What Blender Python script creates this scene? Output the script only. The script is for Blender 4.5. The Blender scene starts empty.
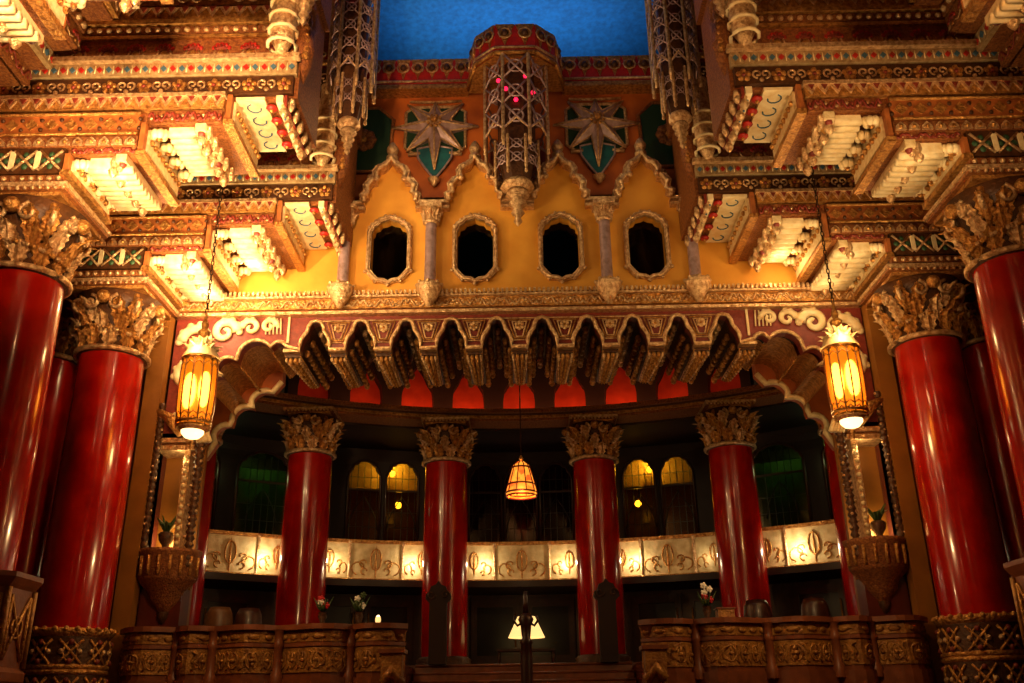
import bpy, math, random
from math import sin, cos, pi, radians as rad
from mathutils import Vector, Matrix
from mathutils.geometry import tessellate_polygon
random.seed(7)
sc = bpy.context.scene; col = sc.collection

# ------------------------------------------------------------------ camera
cam_d = bpy.data.cameras.new('camera'); cam = bpy.data.objects.new('camera', cam_d); col.objects.link(cam)
cam_d.sensor_width = 36; cam_d.lens = 930 / 1024 * 36; cam_d.clip_end = 200
P, R_, YW = rad(22), rad(.83), rad(.4)
cam.matrix_world = (Matrix.Translation((0, 0, 1.6)) @ Matrix.Rotation(YW, 4, 'Z') @
                    Matrix.Rotation(pi / 2 + P, 4, 'X') @ Matrix.Rotation(-R_, 4, 'Z'))
sc.camera = cam
# ------------------------------------------------------------------ world, exposure
w = bpy.data.worlds.new('world'); sc.world = w; w.use_nodes = True
w.node_tree.nodes['Background'].inputs[0].default_value = (.9, .45, .2, 1)
w.node_tree.nodes['Background'].inputs[1].default_value = .012
sc.view_settings.view_transform = 'Standard'; sc.view_settings.look = 'None'
sc.view_settings.gamma = 1; sc.view_settings.use_curve_mapping = False
sc.view_settings.exposure = 0.0

WARM = (1, .66, .30)
def lamp(name, loc, power, color=WARM, r=.08):
    d = bpy.data.lights.new(name, 'POINT'); d.energy = power; d.color = color; d.shadow_soft_size = r
    o = bpy.data.objects.new(name, d); o.location = loc; col.objects.link(o); return o
def area(name, loc, target, power, sx, sy, color=WARM, spread=180):
    d = bpy.data.lights.new(name, 'AREA'); d.energy = power; d.color = color; d.shape = 'RECTANGLE'
    d.size = sx; d.size_y = sy; d.spread = rad(spread)
    o = bpy.data.objects.new(name, d); o.location = loc; col.objects.link(o)
    o.rotation_euler = (Vector(target) - Vector(loc)).to_track_quat('-Z', 'Y').to_euler(); return o
# hidden cove lights on top of the capitals, shining up at the stepped soffits
for s, k in ((-1, 1.25), (1, .2)):
    for y, q in ((13.5, 1.0), (10.5, .9), (6.6, .6)):
        area('capital_uplight', (s * 5.6, y, 8.0), (s * 5.2, y + .7, 10), 130 * k * q, .25, .25, WARM)
    area('soffit_uplight', (s * 4.0, 13.7, 8.6), (s * 3.7, 14.8, 10), 46 * k, .2, .2, WARM)
    area('soffit_uplight', (s * 4.0, 10.7, 8.7), (s * 3.7, 11.8, 10), 52 * k, .2, .2, WARM)
    lamp('soffit_uplight', (s * 5.6, 15.3, 8.5), 46 * k, WARM, .08)
    lamp('gallery_wash', (s * 4.9, 15.35, 9.15), 34 * (k ** .3), WARM, .08)
    lamp('gallery_wash', (s * 2.46, 14.9, 9.15), 8 * (k ** .5), WARM, .08)
    lamp('crest_wash', (s * 2.0, 14.5, 11.8), 20 * (k ** .5), WARM, .1)
    lamp('lantern_light', (s * 4.95, 13.1, 7.0), 22, (1, .6, .22), .1)
    lamp('lantern_light', (s * 4.75, 13.95, 6.1), 60, (1, .58, .2), .15)
    lamp('bay_light', (s * 6.12, 16.25, 4.5), 16, (1, .74, .3), .04); lamp('bay_light', (s * 6.0, 15.9, 5.9), 5, (1, .7, .3), .04)
    lamp('parapet_light', (s * 3.9, 13.2, 4.4), 85, (1, .6, .24), .1)
# cove behind the crest lighting the painted sky
area('sky_cove', (0, 17.3, 14.7), (0, 15.8, 16.5), 85, 5, .4, (.75, .85, 1))
# unseen fill lights added in the lobby to brighten the beam fronts
area('lobby_fill', (-2.6, 4.5, 7.6), (-6, 12.5, 12.2), 270, .7, .7, (1, .56, .25), 75)
area('lobby_fill', (2.6, 4.5, 7.6), (6, 12.5, 12.2), 48, .7, .7, (1, .5, .18), 75)
lamp('lobby_fill', (0, 2.5, 10.5), 100, (1, .5, .2), .2)
lamp('lobby_lamp', (-3.0, 5, 5.5), 16, (1, .5, .2), .06)
lamp('lobby_lamp', (3.0, 5, 5.5), 13, (1, .5, .2), .06)

# ------------------------------------------------------------------ materials
M = {}
def lin(h):
    h = h.lstrip('#'); c = [int(h[i:i + 2], 16) / 255 for i in (0, 2, 4)]
    return tuple((x / 12.92 if x < .04045 else ((x + .055) / 1.055) ** 2.4) for x in c) + (1,)
def mat(name, c, rough=.5, metal=0, c2=None, ns=6, bump=0, bs=30, coat=0, emit=None, es=0, voro=False, detail=4):
    m = bpy.data.materials.new(name); m.use_nodes = True; nt = m.node_tree; b = nt.nodes['Principled BSDF']
    b.inputs['Base Color'].default_value = lin(c); b.inputs['Roughness'].default_value = rough
    b.inputs['Metallic'].default_value = metal; b.inputs['Coat Weight'].default_value = coat
    b.inputs['Coat Roughness'].default_value = .06
    tc = nt.nodes.new('ShaderNodeTexCoord')
    if c2:
        n = nt.nodes.new('ShaderNodeTexVoronoi' if voro else 'ShaderNodeTexNoise'); n.inputs['Scale'].default_value = ns
        if not voro: n.inputs['Detail'].default_value = detail
        r = nt.nodes.new('ShaderNodeValToRGB'); r.color_ramp.elements[0].color = lin(c); r.color_ramp.elements[1].color = lin(c2)
        r.color_ramp.elements[0].position = .35; r.color_ramp.elements[1].position = .68
        nt.links.new(tc.outputs['Object'], n.inputs['Vector'])
        nt.links.new(n.outputs['Distance' if voro else 'Fac'], r.inputs[0]); nt.links.new(r.outputs[0], b.inputs['Base Color'])
    if bump:
        n = nt.nodes.new('ShaderNodeTexNoise'); n.inputs['Scale'].default_value = bs; n.inputs['Detail'].default_value = 3
        bp = nt.nodes.new('ShaderNodeBump'); bp.inputs['Strength'].default_value = bump; bp.inputs['Distance'].default_value = .03
        nt.links.new(tc.outputs['Object'], n.inputs['Vector']); nt.links.new(n.outputs['Fac'], bp.inputs['Height'])
        nt.links.new(bp.outputs[0], b.inputs['Normal'])
    if emit:
        b.inputs['Emission Color'].default_value = lin(emit); b.inputs['Emission Strength'].default_value = es
    M[name] = m; return m
mat('red', '#8C0603', .2, 0, '#B01605', 2.2, coat=.35, detail=6)
mat('gold', '#D29C54', .36, .7, '#8A5424', 16, 1.0, 34)
mat('silver', '#E8C898', .32, .65, '#A8784C', 16, .9, 34)
mat('cream', '#E4CFA2', .5, .15, '#CDAE78', 12, .5, 30)
mat('creampanel', '#CDB788', .5, .1, '#AE9462', 6, .4, 14)
mat('creamsoft', '#EAD9B0', .55, 0, '#D9BE88', 8, .25, 22)
mat('bandstone', '#B49A70', .5, .2, '#8A6A40', 14, .6, 40)
mat('brown', '#6A3416', .5, .25, '#A0642E', 26, .9, 44)
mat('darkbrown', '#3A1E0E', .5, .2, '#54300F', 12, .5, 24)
mat('redpaint', '#6A2014', .5, 0, '#843020', 12, .3, 20)
mat('crimson', '#B01C14', .5, 0, '#8E140E', 10, .3, 20)
mat('orangepaint', '#A8602C', .55, 0, '#84481E', 8, .3, 20)
mat('greenpaint', '#2A4A2E', .5)
mat('bluepaint', '#3C5F77', .5)
mat('teal', '#1E5F66', .45, 0, '#184A55', 6)
mat('darkgreen', '#16331F', .5)
mat('yellowwall', '#DDA03A', .62, 0, '#C98828', 1.6, .12, 8, detail=8)
mat('orangewall', '#B8601E', .6, 0, '#8A3F12', 1.8, .12, 8, detail=8)
mat('redwall', '#C43A14', .7, 0, '#A82C0E', 3, .1, 8)
mat('pierwall', '#42100A', .45, 0, '#5A1C0C', 2, .12, 8, coat=.2)
mat('ochre', '#7A4A14', .5, 0, '#8E5A1C', 2, .15, 10)
mat('sage', '#5C6E44', .6, 0, '#2E3A20', 2.5)
mat('sidewall', '#3A1408', .6, 0, '#4E1E0C', 2, .1, 8)
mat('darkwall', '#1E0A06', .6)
mat('wood', '#2A0F08', .4, 0, '#3A160A', 8, .1, 20, coat=.2)
mat('stone', '#6E3A20', .4, 0, '#85492A', 5, .15, 12)
mat('carvedstone', '#B07A36', .45, .3, '#7A4A1C', 8, .6, 26)
mat('lilac', '#B49AA0', .4, .45, '#8E7470', 8, .3, 30)
mat('black', '#050302', .3)
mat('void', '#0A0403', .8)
mat('floor', '#5A2416', .25, 0, '#6E3020', 1.5)
mat('chain', '#3A2412', .4, .7)
mat('skyblue', '#0A72BE', .9, 0, '#075C9C', 9, detail=12)
mat('glow_amber', '#FFB030', .4, 0, emit='#FFB22A', es=7)
mat('glow_core', '#FFE0A0', .4, 0, emit='#FFDC8A', es=30)
mat('glow_bowl', '#FFE8B0', .4, 0, emit='#FFD890', es=3)
mat('glow_shade', '#FFD890', .4, 0, emit='#FFCF80', es=1.3)
mat('glow_red', '#FF2040', .4, 0, emit='#FF1840', es=3)
mat('glow_bulb', '#FFF0C0', .4, 0, emit='#FFE2A0', es=12)
mat('leafgreen', '#33481A', .5); mat('petalwhite', '#F2EBDD', .5); mat('petalred', '#B8121C', .5)
mat('darklacquer', '#240806', .7)
mat('leather', '#4A2A12', .45, 0, '#5E3A18', 9)
# amber glass with streaks
m = mat('amberglass', '#B05A10', .25); nt = m.node_tree; b = nt.nodes['Principled BSDF']
b.inputs['Transmission Weight'].default_value = .55; b.inputs['Emission Color'].default_value = lin('#FF9A14')
b.inputs['Emission Strength'].default_value = .5
m = mat('glow_stain', '#FFB050', .4, 0, emit='#FFB050', es=1.6); nt = m.node_tree; b = nt.nodes['Principled BSDF']
n = nt.nodes.new('ShaderNodeTexVoronoi'); n.inputs['Scale'].default_value = 9; r = nt.nodes.new('ShaderNodeValToRGB')
for p_, c_ in ((.0, '#C83010'), (.45, '#FFE09A'), (1, '#FFA030')):
    e = r.color_ramp.elements[0] if p_ == 0 else (r.color_ramp.elements[1] if p_ == 1 else r.color_ramp.elements.new(p_)); e.color = lin(c_); e.position = p_
tc = nt.nodes.new('ShaderNodeTexCoord'); nt.links.new(tc.outputs['Object'], n.inputs['Vector']); nt.links.new(n.outputs['Color'], r.inputs[0]); nt.links.new(r.outputs[0], b.inputs['Emission Color'])
# leaded glass: clear, tinted, seen through
def glass(name, tint, mixv=.25):
    m = bpy.data.materials.new(name); m.use_nodes = True; nt = m.node_tree; nt.nodes.remove(nt.nodes['Principled BSDF'])
    t = nt.nodes.new('ShaderNodeBsdfTransparent'); g = nt.nodes.new('ShaderNodeBsdfGlossy'); x = nt.nodes.new('ShaderNodeMixShader')
    t.inputs[0].default_value = lin(tint); g.inputs['Roughness'].default_value = .12; g.inputs[0].default_value = (.6, .5, .35, 1)
    x.inputs[0].default_value = mixv; nt.links.new(t.outputs[0], x.inputs[1]); nt.links.new(g.outputs[0], x.inputs[2])
    nt.links.new(x.outputs[0], nt.nodes['Material Output'].inputs[0]); M[name] = m
glass('leadglass', '#D8B860', .08); glass('greenglass', '#86A070', .06); glass('darkglass', '#6A3418', .03)

# ------------------------------------------------------------------ mesh builder
class MB:
    def __init__(s): s.v = []; s.f = []; s.m = []; s.s = []; s.mats = []; s.T = None; s.fn = None
    def mi(s, name):
        if name not in s.mats: s.mats.append(name)
        return s.mats.index(name)
    def add(s, vs, fs, mt, smooth=False):
        o = len(s.v); T = s.T
        for p in vs:
            p = Vector(p)
            if T is not None: p = T @ p
            if s.fn: p = Vector(s.fn(p))
            s.v.append(p)
        i = s.mi(mt)
        for f in fs: s.f.append([o + a for a in f]); s.m.append(i); s.s.append(smooth)
    def box(s, x0, x1, y0, y1, z0, z1, mt):
        s.add([(x, y, z) for x in (x0, x1) for y in (y0, y1) for z in (z0, z1)],
              [(0, 1, 3, 2), (4, 6, 7, 5), (0, 4, 5, 1), (2, 3, 7, 6), (0, 2, 6, 4), (1, 5, 7, 3)], mt)
    def plate(s, loops, y0, y1, mt, back=True):        # loops in (x,z): first outer, then holes
        allp = [Vector((p[0], 0, p[1])) for L in loops for p in L]; n = len(allp)
        tri = tessellate_polygon([[Vector((p[0], p[1], 0)) for p in L] for L in loops])
        vs = [(p.x, y0, p.z) for p in allp] + [(p.x, y1, p.z) for p in allp]
        fs = []
        for t in tri:
            a, b_, c = [allp[i] for i in t]
            ar = (b_.x - a.x) * (c.z - a.z) - (c.x - a.x) * (b_.z - a.z)
            if abs(ar) < 1e-9: continue
            t = tuple(t) if ar > 0 else tuple(reversed(t))
            fs.append(t)
            if back: fs.append(tuple(n + i for i in reversed(t)))
        o = 0
        for L in loops:
            k = len(L)
            for i in range(k): j = (i + 1) % k; fs.append((o + i, n + o + i, n + o + j, o + j))
            o += k
        s.add(vs, fs, mt)
    def poly(s, pts, y0, y1, mt): s.plate([pts], y0, y1, mt, False)
    def lathe(s, prof, cx, cy, mt, seg=24, a0=0, a1=2 * pi, smooth=True, phase=0):
        full = abs(a1 - a0 - 2 * pi) < 1e-6; n = seg if full else seg + 1
        vs = [(cx + r * cos(a0 + phase + (a1 - a0) * i / seg), cy + r * sin(a0 + phase + (a1 - a0) * i / seg), z) for r, z in prof for i in range(n)]
        fs = []
        for k in range(len(prof) - 1):
            for i in range(seg):
                j = (i + 1) % n; fs.append((k * n + i, k * n + j, (k + 1) * n + j, (k + 1) * n + i))
        s.add(vs, fs, mt, smooth)
    def ball(s, c, r, mt, seg=8, rings=5, sx=1, sy=1, sz=1):
        vs = [(c[0], c[1], c[2] - r * sz)]; fs = []
        for k in range(1, rings):
            a = -pi / 2 + pi * k / rings
            for i in range(seg):
                t = 2 * pi * i / seg; vs.append((c[0] + r * sx * cos(a) * cos(t), c[1] + r * sy * cos(a) * sin(t), c[2] + r * sz * sin(a)))
        vs.append((c[0], c[1], c[2] + r * sz)); e = len(vs) - 1
        for i in range(seg):
            j = (i + 1) % seg; fs.append((0, 1 + j, 1 + i)); fs.append((e, e - seg + i, e - seg + j))
            for k in range(rings - 2): a = 1 + k * seg; fs.append((a + i, a + j, a + seg + j, a + seg + i))
        s.add(vs, fs, mt, True)
    def tube(s, path, r, mt, seg=6, closed=False, flat=1.0, caps=True):
        path = [Vector(p) for p in path]; n = len(path); vs = []; fs = []
        rr = r if isinstance(r, (list, tuple)) else [r] * n
        for i, p in enumerate(path):
            a = path[(i - 1) % n] if (closed or i > 0) else p; b_ = path[(i + 1) % n] if (closed or i < n - 1) else p
            d = (b_ - a)
            d = d.normalized() if d.length > 1e-9 else Vector((0, 0, 1))
            up = Vector((0, 1, 0)) if abs(d.y) < .95 else Vector((1, 0, 0))
            u = d.cross(up).normalized(); q = u.cross(d).normalized()
            for k in range(seg):
                t = 2 * pi * k / seg; vs.append(p + u * (rr[i] * cos(t)) + q * (rr[i] * flat * sin(t)))
        m_ = n if closed else n - 1
        for i in range(m_):
            j = (i + 1) % n
            for k in range(seg): l = (k + 1) % seg; fs.append((i * seg + k, i * seg + l, j * seg + l, j * seg + k))
        if not closed and caps: fs.append(tuple(reversed(range(seg)))); fs.append(tuple((n - 1) * seg + k for k in range(seg)))
        s.add(vs, fs, mt, True)
    def build(s, name, parent=None, loc=None):
        me = bpy.data.meshes.new(name); off = Vector(loc) if loc is not None else (Vector(root_of(parent).location) if parent else Vector())
        me.from_pydata([tuple(p - off) for p in s.v], [], s.f)
        for n in s.mats: me.materials.append(M[n])
        me.polygons.foreach_set('material_index', s.m); me.polygons.foreach_set('use_smooth', s.s); me.update()
        o = bpy.data.objects.new(name, me); col.objects.link(o)
        if parent: o.parent = parent
        elif loc is not None: o.location = loc
        return o
def root_of(o):
    while o.parent: o = o.parent
    return o
def tag(o, label, cat, group=None):
    o['label'] = label; o['category'] = cat
    if group: o['group'] = group
    return o
def thing(name, label, cat, loc, group=None):
    o = bpy.data.objects.new(name, None); col.objects.link(o); o.location = loc; o.empty_display_size = .2
    return tag(o, label, cat, group)
def struct(o): o['kind'] = 'structure'; return o
KIDS = {}
def kids(o): return [c for c in bpy.data.objects if c.parent == o]
def dup(root, loc=None, mirror=False, label=None, rz=None):
    def cp(o, par):
        c = o.copy(); col.objects.link(c)
        if par: c.parent = par
        for k in kids(o): cp(k, c)
        return c
    r = cp(root, None)
    if loc is not None: r.location = loc
    if mirror: r.scale.x = -1
    if mirror and loc is None: r.location.x = -root.location.x
    if rz is not None: r.rotation_euler.z = rz
    if label: r['label'] = label
    return r

# ------------------------------------------------------------------ ornament vocabulary (relief along X, facing -Y)
def rosette(mb, x, z, r, y, mt, mc, n=6, d=.03):
    for i in range(n):
        a = 2 * pi * i / n + pi / 2; mb.ball((x + .58 * r * cos(a), y, z + .58 * r * sin(a)), r * .42, mt, 6, 4, 1, .6 * d / (r * .42) + .3, 1)
    mb.ball((x, y - .01, z), r * .3, mc, 6, 4)
def spiral(cx, cz, r, turns, a0, y, n=22, sgn=1, inner=.15):
    return [(cx + r * (1 - (1 - inner) * i / n) * cos(a0 + sgn * turns * 2 * pi * i / n), y, cz + r * (1 - (1 - inner) * i / n) * sin(a0 + sgn * turns * 2 * pi * i / n)) for i in range(n + 1)]
def band(mb, x0, x1, z0, z1, y, kind, pitch=None):
    h = z1 - z0; zc = (z0 + z1) / 2; L = x1 - x0
    def cells(p): n = max(1, round(L / p)); return [x0 + L * (i + .5) / n for i in range(n)], L / n
    base = dict(beads='brown', zigzag='gold', xpanel='darkbrown', orange='orangepaint', floral='darkbrown', bluered='bandstone',
                redflower='brown', scroll='gold', plain='gold', silver='silver', shells='brown', greek='brown', crest='crimson')[kind]
    mb.box(x0, x1, y, y + .12, z0, z1, base)
    if kind in ('plain', 'silver'): return
    if kind == 'beads':
        xs, p = cells(pitch or h * 1.05)
        for x in xs: mb.ball((x, y, zc), min(h, p) * .36, 'silver', 6, 4)
    elif kind == 'zigzag':
        xs, p = cells(pitch or h * 1.05)
        for x in xs:
            mb.poly([(x - p / 2, z1), (x, z0 + h * .15), (x + p / 2, z1)], y - .03, y, 'silver')
            mb.poly([(x - p * .25, z1), (x, z0 + h * .5), (x + p * .25, z1)], y - .045, y, 'redpaint')
    elif kind == 'shells':
        xs, p = cells(pitch or h * 1.1)
        for x in xs:
            mb.poly([(x - p * .42, z0 + h * .1), (x + p * .42, z0 + h * .1), (x + p * .36, z0 + h * .5), (x, z0 + h * .9), (x - p * .36, z0 + h * .5)], y - .03, y, 'silver')
            mb.ball((x, y - .03, z0 + h * .4), h * .2, 'gold', 6, 4)
    elif kind == 'xpanel':
        xs, p = cells(pitch or h * 1.15)
        for i, x in enumerate(xs):
            r = h * .38
            for s in (-1, 1): mb.tube([(x - r, y - .015, zc - s * r), (x + r, y - .015, zc + s * r)], .022, 'silver', 5)
            for dx, dz in ((0, 1), (0, -1), (1, 0), (-1, 0)): mb.ball((x + dx * r * .6, y, zc + dz * r * .6), .05, 'greenpaint', 6, 4, 1, .5, 1)
            if i < len(xs) - 1: mb.box(x + p / 2 - .035, x + p / 2 + .035, y - .03, y, z0 + h * .16, z1 - h * .16, 'creamsoft')
    elif kind == 'orange':
        mb.tube([(x0, y - .01, z0 + .03), (x1, y - .01, z0 + .03)], .03, 'gold', 5); mb.tube([(x0, y - .01, z1 - .03), (x1, y - .01, z1 - .03)], .03, 'gold', 5)
        xs, p = cells(pitch or h * .7)
        for x in xs:
            mb.poly([(x - .1, zc), (x, zc - .1), (x + .1, zc), (x, zc + .1)], y - .02, y, 'gold')
            for s in (-1, 1): mb.ball((x + p / 2, y, zc + s * h * .2), .035, 'darkbrown', 6, 4)
    elif kind == 'floral':
        xs, p = cells(pitch or h * .86)
        for i, x in enumerate(xs):
            if i % 2 == 0:
                rosette(mb, x, zc, h * .4, y, 'gold', 'redpaint', 5)
            else:
                for s in (-1, 1): mb.tube(spiral(x + s * h * .2, zc + h * .05, h * .26, 1.1, -pi / 2, y - .01, 10, s, .3), .018, 'silver', 4)
                mb.ball((x, y, zc - h * .28), h * .12, 'silver', 6, 4)
    elif kind == 'bluered':
        xs, p = cells(pitch or h * .62)
        for i, x in enumerate(xs):
            mt = ('crimson', 'bluepaint')[i % 2]
            mb.poly([(x - h * .2, zc), (x, zc - h * .24), (x + h * .2, zc), (x, zc + h * .24)], y - .02, y, mt)
            mb.tube([(x - p / 2, y - .005, zc - h * .3), (x - p / 2, y - .005, zc + h * .3)], .01, 'creamsoft', 4)
    elif kind == 'redflower':
        xs, p = cells(pitch or h * 1.15)
        for x in xs:
            for a in range(-60, 61, 30):
                t = rad(a); mb.ball((x + h * .36 * sin(t), y, zc - h * .12 + h * .36 * cos(t)), h * .115, 'crimson', 6, 4, 1, .5, 1); mb.tube([(x + h * .12 * sin(t), y - .01, zc - h * .12 + h * .12 * cos(t)), (x + h * .32 * sin(t), y - .01, zc - h * .12 + h * .32 * cos(t))], h * .06, 'redpaint', 5)
            mb.ball((x, y, zc - h * .2), h * .16, 'gold', 6, 4, 1, .5, 1)
            mb.tube([(x - p / 2, y, z0 + h * .1), (x - p * .25, y, z0 + h * .25), (x - p * .2, y, zc)], .015, 'silver', 4)
            mb.tube([(x + p / 2, y, z0 + h * .1), (x + p * .25, y, z0 + h * .25), (x + p * .2, y, zc)], .015, 'silver', 4)
    elif kind in ('scroll', 'greek'):
        xs, p = cells(pitch or h * 1.25); mt = 'silver' if kind == 'scroll' else 'redpaint'
        for i, x in enumerate(xs):
            s = 1 if i % 2 else -1
            pts = [(x + p * .5 * t, y - .008, zc + s * h * .34 * sin(t * pi)) for t in [k / 5 for k in range(-5, 6)]]
            mb.tube(pts, .02, mt, 4, flat=.6)
            mb.ball((x + p * .25, y, zc - s * h * .12), h * .13, mt, 6, 4, 1, .4, 1); mb.ball((x - p * .25, y, zc + s * h * .12), h * .13, 'silver', 6, 4, 1, .4, 1)
    elif kind == 'crest':
        xs, p = cells(pitch or h * .62)
        for x in xs:
            mb.poly([(x - p * .48, z1), (x, z0 + h * .32), (x + p * .48, z1)], y - .03, y, 'gold')
            mb.ball((x, y - .04, z1 - h * .3), h * .1, 'darkbrown', 6, 4)
            mb.tube([(x + h * .17 * cos(t), y - .04, z1 - h * .3 + h * .17 * sin(t)) for t in [2 * pi * k / 8 for k in range(8)]], .02, 'silver', 4, True)
        mb.tube([(x0, y - .02, z0 + h * .08), (x1, y - .02, z0 + h * .08)], .05, 'gold', 6)
        mb.tube([(x0, y - .02, z0 + h * .25), (x1, y - .02, z0 + h * .25)], .03, 'silver', 6)

def leaf(mb, cx, cy, ang, rb, z0, h, wd, out, mt):
    N = 8; rows = []
    for i in range(N + 1):
        t = i / N
        r = rb + .015 + out * t ** 2.4; z = z0 + h * (t * 1.12 - .3 * max(0, t - .7) ** 1.2 * 2.6)
        ww = wd * (.55 + .5 * sin(pi * min(1, t * 1.05))) * (1 - .75 * max(0, t - .75) * 3) * (1 + .16 * (-1) ** i)
        rows.append((r, z, max(ww, wd * .12)))
    vs = []
    for lay in (0, -.03):
        for r, z, ww in rows:
            for s in (-1, -.5, 0, .5, 1):
                rr = r + lay + (.035 if s == 0 else (-.02 if abs(s) == .5 else 0)); tx = s * ww / 2
                vs.append((cx + rr * cos(ang) - tx * sin(ang), cy + rr * sin(ang) + tx * cos(ang), z))
    K = (N + 1) * 5; fs = []
    for i in range(N):
        for j in range(4):
            a = i * 5 + j; fs.append((a, a + 1, a + 6, a + 5)); fs.append((K + a, K + a + 5, K + a + 6, K + a + 1))
        for a in (i * 5, i * 5 + 4): fs.append((a, a + 5, K + a + 5, K + a))
    fs.append(tuple([N * 5 + j for j in range(5)] + [K + N * 5 + j for j in range(4, -1, -1)]))
    mb.add(vs, fs, mt)
def capital(cx, cy, z0, z1, r, aw, mt='gold'):
    mb = MB(); H = z1 - z0
    mb.lathe([(r * 1.0, z0), (r * 1.1, z0 + .02), (r * 1.13, z0 + .06), (r * 1.04, z0 + .1), (r * 1.0, z0 + .2 * H), (r * 1.02, z0 + .55 * H), (r * 1.12, z0 + .8 * H), (aw * .48, z1), (0.01, z1)], cx, cy, 'darkbrown', 24)
    mb.tube([(cx + r * 1.12 * cos(a), cy + r * 1.12 * sin(a), z0 + .05) for a in [2 * pi * k / 28 for k in range(28)]], .045, 'silver', 6, True)
    for k in range(12): leaf(mb, cx, cy, 2 * pi * k / 12 + pi / 12, r * 1.02, z0 + .08 * H, H * .34, r * .44, r * .26, mt if k % 3 else 'silver')
    for k in range(12): leaf(mb, cx, cy, 2 * pi * k / 12, r * 1.05, z0 + .26 * H, H * .38, r * .4, r * .38, 'silver' if k % 2 else mt)
    for k in range(8): leaf(mb, cx, cy, 2 * pi * (k + .5) / 8, r * 1.08, z0 + .5 * H, H * .34, r * .4, r * .5, 'silver' if k % 2 else mt)
    for k in range(60):
        a = 2.4 * k; zz = z0 + (.2 + .7 * ((k * .618) % 1)) * H; rr = r * (1.1 + .3 * ((zz - z0) / H))
        mb.ball((cx + rr * cos(a), cy + rr * sin(a), zz), r * (.05 + .035 * ((k * .37) % 1)), ('silver', mt)[k % 2], 6, 4)
    for k in range(4):          # corner volutes
        a = pi / 4 + k * pi / 2; ca, sa = cos(a), sin(a); R0 = aw * .5 * 1.12
        pts = []
        for i in range(20):
            t = i / 19; rr = .17 * H * (1 - .8 * t); q = pi * .5 + t * 2 * pi * 1.5
            ro = R0 - .16 * H + rr * cos(q) ; zo = z1 - .2 * H + rr * sin(q)
            pts.append((cx + ro * ca, cy + ro * sa, zo))
        mb.tube(pts, [.055 * (1 - .5 * i / 19) for i in range(20)], 'silver', 6)
        mb.tube([(cx + r * 1.05 * ca, cy + r * 1.05 * sa, z0 + .45 * H), (cx + r * 1.25 * ca, cy + r * 1.25 * sa, z0 + .75 * H), pts[0]], .05, mt, 6)
        leaf(mb, cx, cy, a, r * 1.15, z0 + .55 * H, H * .3, r * .4, r * .5, mt)
        a2 = k * pi / 2; c2, s2 = cos(a2), sin(a2)       # central crest on each side
        for s in (-1, 1):
            q = [(cx + (r * 1.22) * c2 - s * (x_) * s2, cy + (r * 1.22) * s2 + s * (x_) * c2, z_) for (x_, _, z_) in spiral(r * .42, z1 - .22 * H, .13 * H, 1.3, pi / 2, 0, 14, 1)]
            mb.tube(q, .035, 'silver', 5)
        mb.ball((cx + r * 1.3 * c2, cy + r * 1.3 * s2, z1 - .14 * H), .11 * H, mt, 8, 5); mb.ball((cx + r * 1.42 * c2, cy + r * 1.42 * s2, z1 - .14 * H), .05 * H, 'silver', 6, 4)
    return mb
def abacus(cx, cy, z0, z1, aw, mt='gold'):
    mb = MB(); h = aw / 2; k = (z1 - z0)
    for (e, a, b_, m_) in ((-.1, 0, .35, mt), (-.03, .35, .6, 'brown'), (0, .6, 1, 'silver')):
        q = h + e; mb.box(cx - q, cx + q, cy - q, cy + q, z0 + a * k, z0 + b_ * k, m_)
    for i in range(14):
        x = cx - h + (i + .5) * aw / 14; mb.ball((x, cy - h + .02, z0 + .48 * k), .03, 'silver', 6, 4)
    return mb

def red_column(x, y, zb, zt, R, cap_h, aw, label, cat='column', group=None, name='red_column', zcap=None, seg=40, floor_z=0, abac=.17):
    t = thing(name, label, cat, (x, y, floor_z), group)
    mb = MB(); mb.lathe([(R, zb), (R * 1.0, zb + (zt - zb) * .4), (R * .955, zt)], x, y, 'red', seg); mb.build('shaft', t)
    cp_ = capital(x, y, zt, zt + cap_h, R * .955, aw).build('capital', t)
    abacus(x, y, zt + cap_h, zt + cap_h + abac, aw).build('abacus', cp_)
    return t
def lattice_panel(mb, p0, p1, z0, z1, y_unused, mt='silver'):   # openwork on a vertical panel from p0 to p1 (xy)
    p0, p1 = Vector((*p0, 0)), Vector((*p1, 0)); w_ = (p1 - p0).length
    def at(u, z): q = p0 + (p1 - p0) * u; return (q.x, q.y, z)
    n = max(1, round((z1 - z0) / (w_ * 1.15))); hh = (z1 - z0) / n
    for k in range(n):
        a = z0 + k * hh
        mb.tube([at(0, a), at(1, a + hh)], w_ * .045, mt, 5); mb.tube([at(1, a), at(0, a + hh)], w_ * .045, mt, 5)
        mb.tube([at(.5 + .28 * cos(q), a + hh / 2 + .28 * w_ * sin(q)) for q in [2 * pi * i / 10 for i in range(10)]], w_ * .04, mt, 5, True)
    for u in (0, 1): mb.tube([at(u, z0), at(u, z1)], w_ * .06, mt, 5)
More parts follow.
